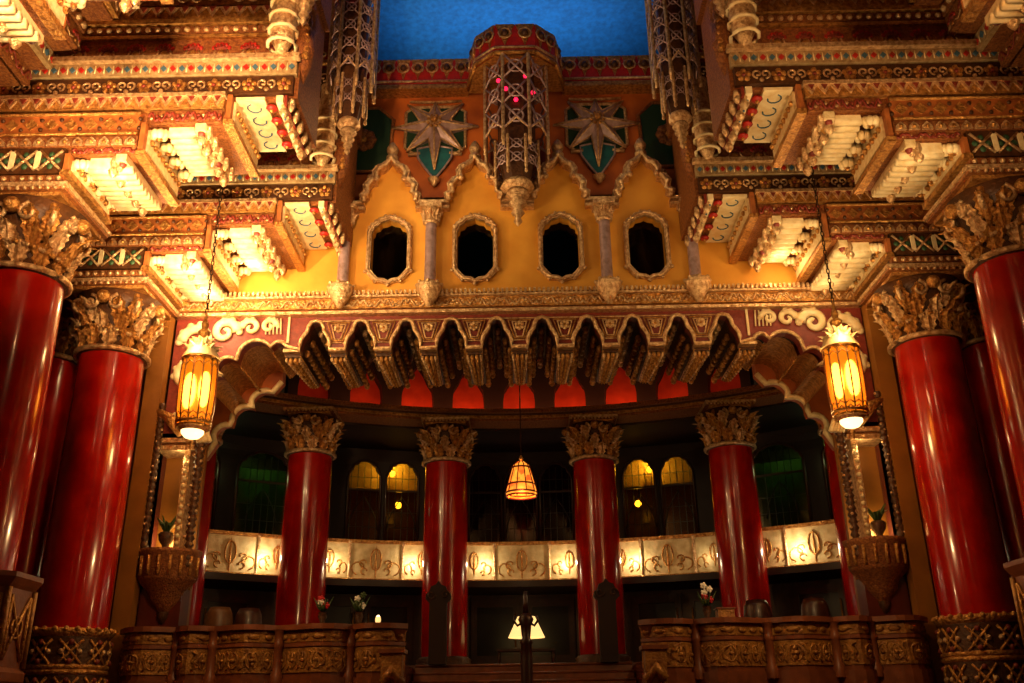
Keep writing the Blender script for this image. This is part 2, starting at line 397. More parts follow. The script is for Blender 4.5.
def round_pedestal(t, x, y, z0, z1, R):
    mb = MB(); mb.lathe([(R, z0), (R, z1 - .1)], x, y, 'darkbrown', 32)
    mb.lathe([(R * .9, z1), (R * 1.05, z1), (R * 1.09, z1 - .05), (R * 1.04, z1 - .1), (R, z1 - .12)], x, y, 'gold', 32)
    for zz in (z1 - .62, z1 - .55): mb.lathe([(R, zz - .04), (R * 1.05, zz - .02), (R * 1.05, zz + .02), (R, zz + .04)], x, y, 'gold', 32)
    for i in range(26):
        a = 2 * pi * i / 26; mb.ball((x + R * 1.06 * cos(a), y + R * 1.06 * sin(a), z1 - .02), .045, 'gold', 6, 4)
    mb.build('pedestal', t); mb = MB(); n = 9
    for zt_, hh in ((z1 - .34, .34), (z1 - .9, .4), (z1 - 1.5, .5)):
        for i in range(n):
            a0, a1 = 2 * pi * i / n + .08, 2 * pi * (i + 1) / n - .08
            def q(u, v): a = a0 + (a1 - a0) * u; return (x + R * 1.02 * cos(a), y + R * 1.02 * sin(a), zt_ + (v - .5) * hh)
            for s in (0, 1): mb.tube([q(k / 4, k / 4 if s else 1 - k / 4) for k in range(5)], .022, 'gold', 5)
            for (u, v) in ((.5, .9), (.5, .1), (.12, .5), (.88, .5)): mb.ball(q(u, v), .045, 'silver' if v == .5 else 'redpaint', 6, 4)
            mb.tube([q(.5 + .3 * cos(w2), .5 + .42 * sin(w2)) for w2 in [2 * pi * k / 10 for k in range(10)]], .016, 'gold', 4, True)
    mb.build('carving', t)
def octagon_pedestal(t, x, y, z0, z1, R):
    ph = pi / 8; mb = MB()
    mb.lathe([(0, z1), (R, z1), (R, z1 - .06), (R * .94, z1 - .14), (R * .9, z1 - .18), (R * .9, z1 - 1.1), (R * .96, z1 - 1.16), (R * .96, z1 - 1.26), (R * .88, z1 - 1.34), (R * .88, z1 - 2.0), (R, z1 - 2.1), (R, z0)], x, y, 'stone', 8, smooth=False, phase=ph)
    mb.build('pedestal', t); mb = MB()
    for k in range(8):
        a0, a1 = ph + k * pi / 4, ph + (k + 1) * pi / 4; r = R * .915
        P0, P1 = Vector((x + r * cos(a0), y + r * sin(a0))), Vector((x + r * cos(a1), y + r * sin(a1)))
        q0, q1 = P0.lerp(P1, .14), P0.lerp(P1, .86)
        lattice_panel(mb, q0, q1, z1 - 1.02, z1 - .26, 0, 'gold'); lattice_panel(mb, q0, q1, z1 - 1.95, z1 - 1.42, 0, 'gold')
        mb.tube([(P0.x, P0.y, z1 - 1.1), (P0.x, P0.y, z1 - .18)], .04, 'carvedstone', 6)
        lm = MB
    mb.build('lattice_carving', t)

# ================================================================== ROOM SHELL
mb = MB(); mb.box(-12, 12, -6, 19, -.2, 0, 'floor'); struct(mb.build('floor'))
for s, nm in ((-1, 'wall_left'), (1, 'wall_right')):
    mb = MB(); x0, x1 = sorted((s * 9.8, s * 10.0)); mb.box(x0, x1, -6, 26, 0, 15, 'sidewall'); struct(mb.build(nm))
mb = MB(); mb.box(-10, 10, -6.2, -6, 0, 16.5, 'sidewall'); struct(mb.build('wall_behind'))
for s in (-1, 1):
    mb = MB(); x0, x1 = sorted((s * 2.9, s * 10.0)); mb.box(x0, x1, -6, 16.1, 15.0, 15.2, 'darkbrown'); struct(mb.build('ceiling'))
# painted sky vault over the middle
mb = MB(); pr = [(-6, 16.6), (14, 16.6), (17.5, 16.5), (19.2, 16.0), (20.2, 15.0), (20.4, 13.6)]
vs = [(x, y, z) for x in (-10, 10) for y, z in pr]; k = len(pr)
mb.add(vs, [(i, i + 1, k + i + 1, k + i) for i in range(k - 1)], 'skyblue', True); struct(mb.build('ceiling'))

# ---- upper facade (plane at y = 16)
YF = 16.0; XW = [-2.46, -.80, .86, 2.52]; XC = [-3.29, -1.64, 1.70, 3.36]
def winshape(xc, k=1.0, z0=9.4, z1=10.6, hw=.35):
    zc = (z0 + z1) / 2; H = (z1 - z0) / 2
    pts = [(-.55, -1), (-.2, -1.03), (0, -1.1), (.2, -1.03), (.55, -1), (.72, -.9), (1, -.68), (1, .62), (.9, .7), (.86, .84), (.62, .9), (.5, 1.02), (.2, 1.06), (0, 1.12), (-.2, 1.06), (-.5, 1.02), (-.62, .9), (-.86, .84), (-.9, .7), (-1, .62), (-1, -.68), (-.72, -.9)]
    e = .09 * (k - 1)
    return [(xc + px * (hw + (k - 1)), zc + pz * (H + (k - 1))) for px, pz in pts]
def canopy(xc, off=0):     # trefoil ogee outline, left foot to right foot
    h = [(.50, 10.93), (.52, 11.06), (.43, 11.12), (.46, 11.28), (.36, 11.42), (.27, 11.44), (.29, 11.58), (.22, 11.70), (.10, 11.76), (0, 11.92)]
    L = [(xc - a - off * (a > 0), z + off) for a, z in h]; Rr = [(xc + a + off, z + off) for a, z in reversed(h[:-1])]
    return L + Rr
outer = [(-8, 9.0), (8, 9.0), (8, 10.95)]
for xc in reversed(XW): outer += [(p[0], p[1]) for p in reversed(canopy(xc))]
outer += [(-8, 10.95)]
mb = MB(); mb.plate([outer] + [winshape(xc) for xc in XW], YF, YF + .3, 'yellowwall'); struct(mb.build('wall_front'))
mb = MB(); mb.plate([[(-8, 10.9), (8, 10.9), (8, 13.9), (-8, 13.9)]], YF + .3, YF + .5, 'orangewall')
mb.build('wall_front_upper')['kind'] = 'structure'
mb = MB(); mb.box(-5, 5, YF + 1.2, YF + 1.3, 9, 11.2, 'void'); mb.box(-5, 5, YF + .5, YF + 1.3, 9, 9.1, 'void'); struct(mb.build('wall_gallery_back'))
for i, xc in enumerate(XW):
    fr = MB(); fr.plate([winshape(xc, 1.09), winshape(xc, 1.0)], YF - .07, YF + .05, 'silver')
    o = winshape(xc, 1.05); fr.tube([(a, YF - .08, b_) for a, b_ in o], .035, 'silver', 6, True)
    for a, b_ in winshape(xc, 1.09)[::2]: fr.ball((a, YF - .07, b_), .04, 'silver', 6, 4)
    f = fr.build('window_%d' % (i + 1)); struct(f)
    pn = MB(); pn.plate([winshape(xc, .995)], YF + .2, YF + .22, 'darkglass'); pn.build('pane', f)
for i, xc in enumerate(XW):
    side = ['leftmost', 'second from left', 'third from left', 'rightmost'][i]
    t = thing('ogee_canopy', 'silvery trefoil ogee canopy with finial over the %s yellow wall window' % side, 'canopy', (xc, YF, 10.9), 'ogee canopies over the gallery windows')
    mb = MB(); path = canopy(xc); n = len(path)
    inn = path; out_ = canopy(xc, .09)
    for j in range(n - 1):
        a, b_, c, d = inn[j], inn[j + 1], out_[j + 1], out_[j]
        y0, y1 = YF - .22, YF + .3
        mb.add([(p[0], y, p[1]) for y in (y0, y1) for p in (a, b_, c, d)], [(0, 1, 2, 3), (0, 4, 5, 1), (2, 6, 7, 3), (1, 5, 6, 2), (0, 3, 7, 4)], 'silver')
    mb.tube([(p[0], YF - .24, p[1] + .04) for p in path], .05, 'silver', 6)
    for p in path[1::2]: mb.ball((p[0], YF - .24, p[1] + .04), .07, 'silver', 6, 4)
    mb.build('hood', t)
    mb = MB(); mb.lathe([(.05, 11.98), (.12, 12.0), (.12, 12.06), (.07, 12.1), (.11, 12.16), (.12, 12.24), (.06, 12.36), (0, 12.42)], xc, YF - .1, 'silver', 12); mb.build('finial', t)
for i, xc in enumerate(XC):
    side = ['leftmost', 'second from left', 'third from left', 'rightmost'][i]
    t = thing('colonnette', 'slim pale colonnette on a bracket, %s of the four between yellow wall windows' % side, 'colonnette', (xc, YF - .2, 8.7), 'colonnettes between the gallery windows')
    mb = MB(); yy = YF - .2; mb.lathe([(.11, 9.22), (.105, 10.45)], xc, yy, 'lilac', 16); mb.build('shaft', t)
    mb = MB(); mb.lathe([(.15, 9.12), (.17, 9.15), (.13, 9.2), (.12, 9.23)], xc, yy, 'silver', 16)
    mb.lathe([(0, 8.66), (.06, 8.68), (.1, 8.76), (.16, 8.85), (.24, 9.0), (.25, 9.08), (.2, 9.12), (0, 9.13)], xc, yy - .12, 'silver', 12)
    for k in range(8): mb.ball((xc + .23 * cos(k * pi / 4), yy - .12 + .23 * sin(k * pi / 4), 9.1), .04, 'silver', 6, 4)
    mb.build('base_corbel', t)
    mb = MB(); mb.lathe([(.11, 10.44), (.16, 10.47), (.13, 10.52), (.15, 10.66), (.2, 10.76), (0, 10.76)], xc, yy, 'silver', 16)
    for k in range(8): leaf(mb, xc, yy, k * pi / 4, .12, 10.5, .22, .1, .08, 'silver')
    mb.box(xc - .21, xc + .21, yy - .2, yy + .2, 10.76, 10.84, 'silver'); mb.build('capital', t)
mb = MB(); segs = [-8] + [e for xc in XW for e in (xc - .5, xc + .5)] + [8]
for a, b_ in zip(segs[::2], segs[1::2]):
    mb.box(a, b_, YF - .16, YF + .02, 10.84, 10.9, 'silver'); mb.box(a, b_, YF - .22, YF + .02, 10.94, 11.0, 'silver'); mb.box(a, b_, YF - .1, YF + .02, 10.9, 10.94, 'brown')
o = mb.build('trim_1'); struct(o)
# main cornice
mb = MB(); X0, X1 = -6.45, 6.5
mb.box(X0, X1, YF - .16, YF + .3, 8.62, 8.68, 'silver'); mb.box(X0, X1, YF - .1, YF + .3, 8.68, 8.72, 'brown')
band(mb, X0, X1, 8.72, 8.92, YF - .16, 'scroll', .22)
mb.box(X0, X1, YF - .24, YF + .1, 8.92, 8.96, 'silver')
n = 150
for i in range(n):
    x = X0 + (i + .5) * (X1 - X0) / n; mb.box(x - .022, x + .022, YF - .26, YF - .1, 8.96, 9.05, 'silver')
mb.box(X0, X1, YF - .2, YF, 8.96, 9.0, 'brown'); struct(mb.build('trim_2'))

# ---- scalloped frieze with ten ogee arches, side spandrels
AX = [(k + .5) * .845 for k in range(-5, 5)]; AX = [a + .03 for a in AX]
def archpts(xc):
    h = [(.275, 7.96), (.275, 8.08), (.26, 8.16), (.21, 8.25), (.16, 8.32), (.14, 8.42), (.09, 8.51), (0, 8.54)]
    return [(xc - a, z) for a, z in h] + [(xc + a, z) for a, z in reversed(h[:-1])]
def lobe(cx, cz, r, a0, a1, n=7): return [(cx + r * cos(rad(a0 + (a1 - a0) * i / n)), cz + r * sin(rad(a0 + (a1 - a0) * i / n))) for i in range(n + 1)]
# left side lobes going from pier foot up to first arch
side = [(-5.62, 6.25), (-5.62, 7.0)] + lobe(-5.5, 7.32, .17, 230, 60) + lobe(-5.36, 7.62, .22, 190, 45) + lobe(-4.86, 7.84, .33, 155, 35) + lobe(-4.44, 7.98, .15, 120, 20)
sideR = [(-x + .06, z) for x, z in reversed(side)]
edge = side + [p for a in AX for p in archpts(a)] + sideR
mb = MB(); mb.plate([[(-6.4, 6.25)] + edge + [(6.46, 6.25), (6.46, 8.64), (-6.4, 8.64)]], YF, YF + .25, 'redpaint')
fr_ = mb.build('wall_arcade'); struct(fr_)
mb = MB(); mb.tube([(x, YF - .03, z) for x, z in edge], .04, 'silver', 6)
for a in [.03 + .845 * k for k in range(-5, 6)]:
    mb.box(a - .155, a + .155, YF - .04, YF + .2, 7.92, 7.98, 'silver')
    if abs(a) < 4.1:
        for q, m_ in ((1, 'silver'), (.7, 'gold'), (.45, 'silver')):
            tp = [(a - .13 * q, 8.2 - .13 * q), (a + .13 * q, 8.2 - .13 * q), (a + .3 * q, 8.38 + .13 * q), (a - .3 * q, 8.38 + .13 * q)]
            mb.tube([(x, YF - .02, z + .02) for x, z in tp], .018, m_, 5, True)
        rosette(mb, a, 8.38, .1, YF - .02, 'silver', 'gold', 6)
struct(mb.build('trim_3'))
# scroll reliefs on the two spandrels
for s, nm in ((-1, 'left'), (1, 'right')):
    t = thing('scroll_relief', 'cream acanthus scroll relief on red spandrel behind the %s lantern' % nm, 'relief', (s * 5.6, YF, 7))
    def sp(cx, cz, r, t_, a0, sg, th):
        mb = MB(); mb.tube([(s * x + (.03 if s > 0 else 0), y, z) for x, y, z in spiral(cx, cz, r, t_, a0, YF - .04, 26, sg)], [th * (1 - .6 * i / 26) for i in range(27)], 'creamsoft', 6, flat=.6)
        for k in range(4):
            a = a0 + sg * k * .55; mb.ball((s * (cx + 1.12 * r * cos(a)) + (.03 if s > 0 else 0), YF - .03, cz + 1.12 * r * sin(a)), th * .75, 'creamsoft', 6, 4, 1, .5, 1)
        mb.build('scroll', t)
    sp(-6.0, 8.16, .3, 1.2, pi, -1, .11); sp(-5.5, 8.34, .24, 1.3, 0, 1, .1); sp(-5.02, 8.42, .17, 1.2, pi, -1, .07); sp(-4.68, 8.44, .15, 1.2, 0, 1, .06)
    sp(-6.08, 7.5, .25, 1.5, pi / 2, 1, .09); sp(-5.98, 7.02, .2, 1.2, 0, -1, .07); sp(-6.02, 6.62, .22, 1.4, pi / 2, 1, .08); sp(-5.75, 7.84, .17, 1.2, pi, 1, .07)
    for k in range(5):
        x = -4.42 - k * .07; mb = MB(); mb.tube([(s * x, YF - .03, 8.28), (s * (x - .02), YF - .03, 8.6)], .016, 'creamsoft', 5); mb.build('reed', t)
    mb = MB(); mb.box(min(s * 4.3, s * 4.26), max(s * 4.3, s * 4.26), YF - .04, YF + .02, 8.1, 8.64, 'creamsoft'); mb.build('border', t)
# second lobed layer deeper in
for s, nm in ((-1, 'left'), (1, 'right')):
    pts = [(-6.3, 6.4), (-5.95, 6.4)] + lobe(-5.6, 6.85, .22, 220, 70) + lobe(-5.25, 7.2, .25, 190, 60) + lobe(-4.9, 7.5, .27, 170, 60) + [(-4.6, 7.95), (-4.6, 8.6), (-6.3, 8.6)]
    mb = MB(); mb.plate([[(s * x * 1.04, z) for x, z in (pts if s < 0 else pts[::-1])]], 17.7, 17.95, 'orangewall')
    mb.tube([(s * x * 1.04, 17.67, z) for x, z in pts[1:-2]], .06, 'cream', 6)
    struct(mb.build('trim_%d' % (4 if s < 0 else 5)))

# muqarnas tunnel vault running back from the arches
YB = 18.05
mb = MB(); vp = [p for a in AX for p in archpts(a)]
k = len(vp); mb.add([(x, y, z) for y in (YF + .25, YB) for x, z in vp], [(i, i + 1, k + i + 1, k + i) for i in range(k - 1)], 'darkbrown')
struct(mb.build('ceiling_arcade_vault'))
mb = MB()
for a in AX:
    for j in range(9):
        y = YF + .45 + j * .235
        for dx, z in ((0, 8.46), (-.15, 8.26), (.15, 8.26), (-.24, 8.06), (.24, 8.06)): mb.ball((a + dx, y, z), .062, 'gold' if dx else 'silver', 6, 4, 1, 1, 1.35)
struct(mb.build('trim_6'))
for kk in range(-5, 6):
    a = .03 + .845 * kk
    mb = MB(); y0, y1 = YF + .1, YB
    mb.add([(a + sx * w2, y, z) for y, w2, zb2 in ((y0, .14, 7.86), (y1, .09, 7.95)) for sx, z in ((-1, zb2), (1, zb2), (1, 8.12), (-1, 8.12))], [(0, 1, 2, 3), (7, 6, 5, 4), (0, 4, 5, 1), (1, 5, 6, 2), (0, 3, 7, 4)], 'darkbrown')
    for j in range(12):
        u = j / 11; y = YF + .16 + u * (YB - YF - .24); q = 1 - .4 * u; zb2 = 7.86 + .09 * u
        for dx, r in ((-.12, .035), (-.045, .045), (.045, .045), (.12, .035)): mb.lathe([(0, zb2 - 2.6 * r * q), (r * q * .6, zb2 - 2.1 * r * q), (r * q, zb2 - 1.2 * r * q), (r * q * .7, zb2 + .01)], a + dx * q, y, 'gold' if abs(dx) < .1 else 'silver', 6)
    for sx in (-1, 1): mb.tube([(a + sx * .14, y0, 7.88), (a + sx * .09, y1, 7.97)], .018, 'gold', 5)
    names = {0: 'middle', -1: 'first left of the middle', 1: 'first right of the middle'}
    o = mb.build('studded_rib', None, (a, YF, 8)); lab = 'dark gilt-studded rib under the scalloped arches, ' + (names.get(kk) or ('%s %s of the middle' % (['', '', 'second', 'third', 'fourth', 'fifth'][abs(kk)], 'left' if kk < 0 else 'right')))
    tag(o, lab, 'rib', 'studded ribs behind the scalloped arches')
# side barrel flutes
for s, nm in ((-1, 'left'), (1, 'right')):
    L = side[2:]
    mb = MB(); k = len(L); mb.add([(s * x, y, z) for y in (YF + .25, 17.7) for x, z in L], [(i, i + 1, k + i + 1, k + i) for i in range(k - 1)], 'gold')
    for cx, cz, r in ((-4.86, 7.84, .33), (-4.44, 7.98, .15), (-5.36, 7.62, .22)):
        for j in range(12): mb.ball((s * (cx + r * .75), YF + .3 + j * .12, cz + r * .55), .03, 'gold', 5, 4)
    struct(mb.build('ceiling_flutes'))
mb = MB(); mb.box(-6.6, 6.6, YF + .3, 26, 11.25, 11.35, 'darkwall'); struct(mb.build('ceiling_apse'))

# ---- apse: polar coordinates about (0, 10.8)
YC = 10.8
def bend(p): r, th = p.y, p.x; return (r * sin(th) , YC + r * cos(th), p.z)   # x = angle (rad), y = radius
def arcbox(mb, a0, a1, r0, r1, z0, z1, mt, n=24):
    mb.fn = bend
    for i in range(n):
        b0, b1 = a0 + (a1 - a0) * i / n, a0 + (a1 - a0) * (i + 1) / n
        mb.add([(x, y, z) for x in (b0, b1) for y in (r0, r1) for z in (z0, z1)],
               [f for f in [(4, 6, 7, 5) if i == n - 1 else None, (0, 1, 3, 2) if i == 0 else None, (0, 4, 5, 1), (2, 3, 7, 6), (0, 2, 6, 4), (1, 5, 7, 3)] if f], mt)
    mb.fn = None
A = rad(37)
mb = MB(); arcbox(mb, -A, A, 10.95, 11.7, 8.3, 8.36, 'brown', 36); arcbox(mb, -A, A, 10.9, 11.7, 8.36, 8.42, 'gold', 36); arcbox(mb, -A, A, 10.86, 11.7, 8.42, 8.46, 'darkbrown', 36); arcbox(mb, -A, A, 10.78, 11.7, 8.46, 8.56, 'brown', 36)
struct(mb.build('trim_7'))
# red niche wall above the beam
RN = 12.3; da = 1.32 / RN
mb = MB(); mb.fn = lambda p: (p.y * sin(p.x / RN), YC + p.y * cos(p.x / RN), p.z)
def niche(cx): 
    h = [(.41, 8.4), (.41, 9.3), (.38, 9.55), (.26, 9.75), (.15, 10.0), (0, 10.2)]
    return [(cx - a, z) for a, z in h] + [(cx + a, z) for a, z in reversed(h[:-1])]
for k in range(-4, 5):
    c = k * 1.32; mb.plate([[(c - .66, 8.3), (c + .66, 8.3), (c + .66, 11.3), (c - .66, 11.3)], niche(c)], RN, RN + .35, 'darkwall')
    mb.box(c - .55, c + .55, RN + .35, RN + .4, 8.3, 10.5, 'redwall')
mb.fn = None; struct(mb.build('wall_niches'))
for k in range(-4, 5):
    a = k * 1.32 / RN
    lamp('niche_light', (11.95 * sin(a), YC + 11.95 * cos(a), 8.9), 22 * (1, 1, 1, .6, .25)[abs(k)], (1, .28, .08), .06)

# gallery floor, back walls
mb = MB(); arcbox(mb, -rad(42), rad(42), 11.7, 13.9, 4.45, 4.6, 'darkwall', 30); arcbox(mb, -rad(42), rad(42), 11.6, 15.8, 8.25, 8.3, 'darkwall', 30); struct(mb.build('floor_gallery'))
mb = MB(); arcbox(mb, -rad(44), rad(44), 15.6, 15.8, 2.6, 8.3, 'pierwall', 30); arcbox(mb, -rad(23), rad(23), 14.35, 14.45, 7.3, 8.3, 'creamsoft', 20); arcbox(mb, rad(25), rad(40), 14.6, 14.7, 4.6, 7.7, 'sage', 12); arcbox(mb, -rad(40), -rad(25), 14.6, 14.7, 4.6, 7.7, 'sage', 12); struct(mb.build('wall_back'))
RW = 13.8; mb = MB(); mb.fn = lambda p: (p.y * sin(p.x / RW), YC + p.y * cos(p.x / RW), p.z)
def wst(cx, hw=.43, zt=7.93, zb=4.9):
    h = [(hw, zb), (hw, zt - .42), (hw * .88, zt - .26), (hw * .78, zt - .24), (hw * .66, zt - .1), (hw * .5, zt - .08), (hw * .3, zt), (0, zt + .02)]
    return [(cx - a, z) for a, z in h] + [(cx + a, z) for a, z in reversed(h[:-1])]
bays = [(-32.2, -22.7, -42), (-15.2, -7.9, -22.7), (0, 7.9, -7.9), (15.2, 22.7, 7.9), (32.2, 42, 22.7)]; WINS = []
for bi, (ba, e1, e0) in enumerate(bays):
    c = rad(ba) * RW; e0, e1 = sorted((rad(e0) * RW, rad(e1) * RW))
    ws = [(c - .5, .43), (c + .5, .43)] if bi in (1, 3) else ([(-.95, .43), (0, .43), (.95, .43)] if bi == 2 else [(rad(28 if bi else -28) * RW, .66), (rad(35.5 if bi else -35.5) * RW, .66)])
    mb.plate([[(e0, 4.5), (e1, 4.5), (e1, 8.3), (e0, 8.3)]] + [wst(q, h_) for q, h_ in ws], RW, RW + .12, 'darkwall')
    for q, h_ in ws: WINS.append((bi, q, h_))
mb.fn = None; struct(mb.build('wall_mezzanine'))
for n_, (bi, q, hw_) in enumerate(WINS):
    g = 'greenglass' if bi in (0, 4) else ('darkglass' if bi == 2 else 'leadglass')
    f = MB(); f.fn = lambda p: (p.y * sin(p.x / RW), YC + p.y * cos(p.x / RW), p.z)
    f.tube([(x, RW - .02, z) for x, z in wst(q, hw_)], .04, 'wood', 5)
    f.box(q - hw_, q + hw_, RW - .02, RW + .03, 7.15, 7.2, 'wood')
    for k in range(-2, 3): f.box(q + k * .17 - .008, q + k * .17 + .008, RW - .01, RW + .01, 4.9, 7.85, 'black')
    for z in (7.5, 6.6, 6.2, 5.8): f.box(q - hw_, q + hw_, RW - .01, RW + .01, z, z + .012, 'black')
    for s in (-1, 1): f.tube([(q + s * .4 * (1 - k / 6), RW - .01, 6.1 + .9 * (k / 6) ** .6) for k in range(7)], .014, 'black', 4)
    f.fn = None; fo = f.build('window_%d' % (5 + n_)); struct(fo)
    p = MB(); p.fn = lambda p_: (p_.y * sin(p_.x / RW), YC + p_.y * cos(p_.x / RW), p_.z); p.plate([wst(q, hw_ - .01)], RW + .02, RW + .035, g); p.fn = None; p.build('pane', fo)
# bright hanging globes in the corridor beyond the leaded windows
def globe(ang, r, z, rad_, label, power=6, colr=(1, .86, .5)):
    a = rad(ang); c = (r * sin(a), YC + r * cos(a), z)
    t = thing('globe_lamp', label, 'lamp', (c[0], c[1], z + .3), 'globe lamps beyond the leaded windows')
    mb = MB(); mb.ball(c, rad_, 'glow_bulb', 12, 8); mb.build('globe', t)
    mb = MB(); mb.lathe([(.02, z + rad_), (.05, z + rad_ + .02), (.012, z + rad_ + .06), (.012, 8.25)], c[0], c[1], 'chain', 8); mb.build('stem', t)
    lamp('globe_light', (c[0], c[1] - .06, z + .12), power, colr, .1)
globe(-14.1, 14.15, 7.72, .08, 'small globe lamp glowing at the top of the leaded window, left bay, high', 38)
globe(-13.2, 14.5, 6.95, .09, 'small globe lamp lower down behind the right-hand leaded window of left bay', 3)
globe(14.2, 14.15, 7.72, .08, 'small globe lamp glowing at the top of the leaded window, right bay, high', 38)
globe(12.6, 14.5, 6.9, .09, 'small globe lamp lower down behind the left-hand leaded window of right bay', 3)
lamp('corridor_light', (-11 * .68, YC + 11.3, 7.3), 2.5, (.7, 1, .4), .1); lamp('corridor_light', (11 * .68, YC + 11.3, 7.3), 2.5, (.7, 1, .4), .1)
lamp('corridor_light', (-14.2 * sin(rad(28)), YC + 14.2 * cos(rad(28)), 8.05), 36, (.85, 1, .5), .1); lamp('corridor_light', (14.2 * sin(rad(28)), YC + 14.2 * cos(rad(28)), 8.05), 30, (.85, 1, .5), .1)
lamp('corridor_light', (0, 25.7, 6.6), 26, (1, .4, .15), .1)

# balcony fronts, one per bay
RBc = 11.95
def balcony(c, hw, label, glow):
    a = rad(c); t = thing('balcony_front', label, 'balcony front', (RBc * sin(a), YC + RBc * cos(a), 4.55), 'cream balcony fronts between the red columns')
    a0, a1 = rad(c - hw), rad(c + hw)
    mb = MB(); arcbox(mb, a0, a1, RBc, RBc + .12, 4.66, 5.46, 'creampanel', 14); mb.build('panel', t)
    mb = MB(); arcbox(mb, a0, a1, RBc - .06, RBc + .16, 5.46, 5.54, 'gold', 14); mb.build('top_rail', t)
    mb = MB(); arcbox(mb, a0, a1, RBc - .08, RBc + .16, 4.56, 4.64, 'gold', 14)
    n = 34; mb.fn = bend
    for i in range(n):
        q = a0 + (i + .5) * (a1 - a0) / n; mb.add([(q + dx, RBc - .1 + dy, z) for dx in (-.0022, .0022) for dy in (0, .06) for z in (4.47, 4.56)], [(0, 1, 3, 2), (4, 6, 7, 5), (0, 4, 5, 1), (2, 3, 7, 6), (0, 2, 6, 4)], 'brown')
    mb.fn = None; mb.build('bottom_moulding', t)
    for k, u in enumerate((-.42, 0, .42)):
        q = a + u * rad(hw)
        if u: 
            mb = MB(); x, y = (RBc - .03) * sin(q * 1 + 0), YC + (RBc - .03) * cos(q)
            mb.lathe([(.05, 4.6), (.03, 4.75), (.038, 5.05), (.03, 5.35), (.05, 5.5)], x, y, 'silver', 8); mb.build('mullion', t)
    for u, sc_ in ((0, 1.25), (-.72, .95), (.72, .95)):
        mb = MB(); q = a + u * rad(hw); mb.fn = lambda p, q=q: ((RBc + p.y) * sin(q + p.x / RBc), YC + (RBc + p.y) * cos(q + p.x / RBc), p.z)
        zc = 5.03
        mb.tube([(.1 * sc_ * cos(w_), -.01, zc + .06 + .2 * sc_ * sin(w_)) for w_ in [2 * pi * i / 12 for i in range(12)]], .022, 'gold', 5, True)
        mb.lathe([(0, zc - .3 * sc_), (.02, zc - .25 * sc_), (.03, zc), (.015, zc + .2 * sc_), (0, zc + .34 * sc_)], 0, 0, 'gold', 6)
        for s in (-1, 1):
            for r0, z_, a0_ in ((.12, -.02, 0), (.2, -.12, .3), (.1, -.2, 0)):
                mb.tube([(s * sc_ * (x + .1), y_, z__) for x, y_, z__ in spiral(r0, zc + z_, r0 * .75 * sc_, .8, -pi / 2 + a0_, -.01, 9, 1, .3)], .018, 'gold', 4)
        mb.fn = None; mb.build('relief', t)
for c, hw, lab in ((-34, 7.0, 'cream balcony front far left, lit at its right end beside the red column'), (-17.35, 7.2, 'cream balcony front in the second bay, left of the middle bay'),
                   (0, 7.6, 'cream balcony front in the middle bay, below the hanging lamp'), (17.35, 7.2, 'cream balcony front right of the middle bay'),
                   (34, 7.0, 'cream balcony front far right, lit at its left end beside the red column')):
    balcony(c * .965, hw, lab, 1)
for c, pw in ((-29.4, 26), (-21.4, 14), (-12.7, 20), (-4.3, 17), (5.0, 17), (13.0, 20), (21.2, 4), (31.0, 26)):
    a = rad(c); lamp('balcony_sconce_light', (11.72 * sin(a), YC + 11.72 * cos(a), 5.0), pw * 1.0, (1, .8, .48), .05)
for c in (-19, -15.5, 0, 17.35, -35, 35): a = rad(c); lamp('balcony_light', (11.3 * sin(a), YC + 11.3 * cos(a), 4.75), 1.6, (1, .62, .26), .05)

# lower back wall with doors
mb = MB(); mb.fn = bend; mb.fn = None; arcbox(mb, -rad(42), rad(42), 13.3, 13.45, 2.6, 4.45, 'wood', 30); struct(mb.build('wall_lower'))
dn = 1
for ba in (-34, -17.35, 0, 17.35, 34):
    for s in (-1, 1):
        a = rad(ba) + s * .052; mb = MB(); mb.fn = lambda p, a=a: (13.28 * sin(a) + p.x * cos(a) + p.y * sin(a), YC + 13.28 * cos(a) - p.x * sin(a) + p.y * cos(a), p.z)
        mb.plate([[(-.6, 2.65), (.6, 2.65), (.6, 4.35), (-.6, 4.35)], [(-.45, 3.0), (-.45, 4.15), (.45, 4.15), (.45, 3.0)]], -.08, -.01, 'wood')
        f = mb; f.box(-.45, .45, -.04, -.03, 3.0, 4.15, 'black'); f.fn = None if False else mb.fn
        o = mb.build('door_%d' % dn); struct(o); dn += 1
        hb = MB(); hb.fn = mb.fn; hb.tube([(-s * .5, -.12, 3.2), (-s * .5, -.14, 3.6), (-s * .5, -.12, 4.0)], .02, 'gold', 6); hb.build('handle', o)

# platform, steps
mb = MB()
arcpts = [(x, YC + math.sqrt(max(0, 10.4 ** 2 - x * x))) for x in [-9.5 + 19 * i / 30 for i in range(31)]]
mb.box(-2.6, 2.6, 20.9, 26, 0, 2.65, 'floor'); mb.box(-9.8, -2.35, 16.75, 26, 0, 2.6, 'floor'); mb.box(2.35, 9.8, 16.75, 26, 0, 2.6, 'floor'); mb.box(-5.45, -2.35, 15.7, 16.75, 0, 2.6, 'floor'); mb.box(2.35, 5.45, 15.7, 16.75, 0, 2.6, 'floor')
struct(mb.build('floor_landing'))
t = thing('grand_stair', 'broad carpeted stair rising in the middle between the two carved parapets', 'stair', (0, 18.5, 0))
for i in range(15):
    z = 2.65 - (i + 1) * .17; y = 20.9 - i * .3
    mb = MB(); mb.box(-2.3, 2.3, y - .3, 20.9, max(0, z - .17), z, 'stone'); mb.tube([(-2.3, y - .3, z - .02), (2.3, y - .3, z - .02)], .025, 'stone', 6); mb.build('step', t)
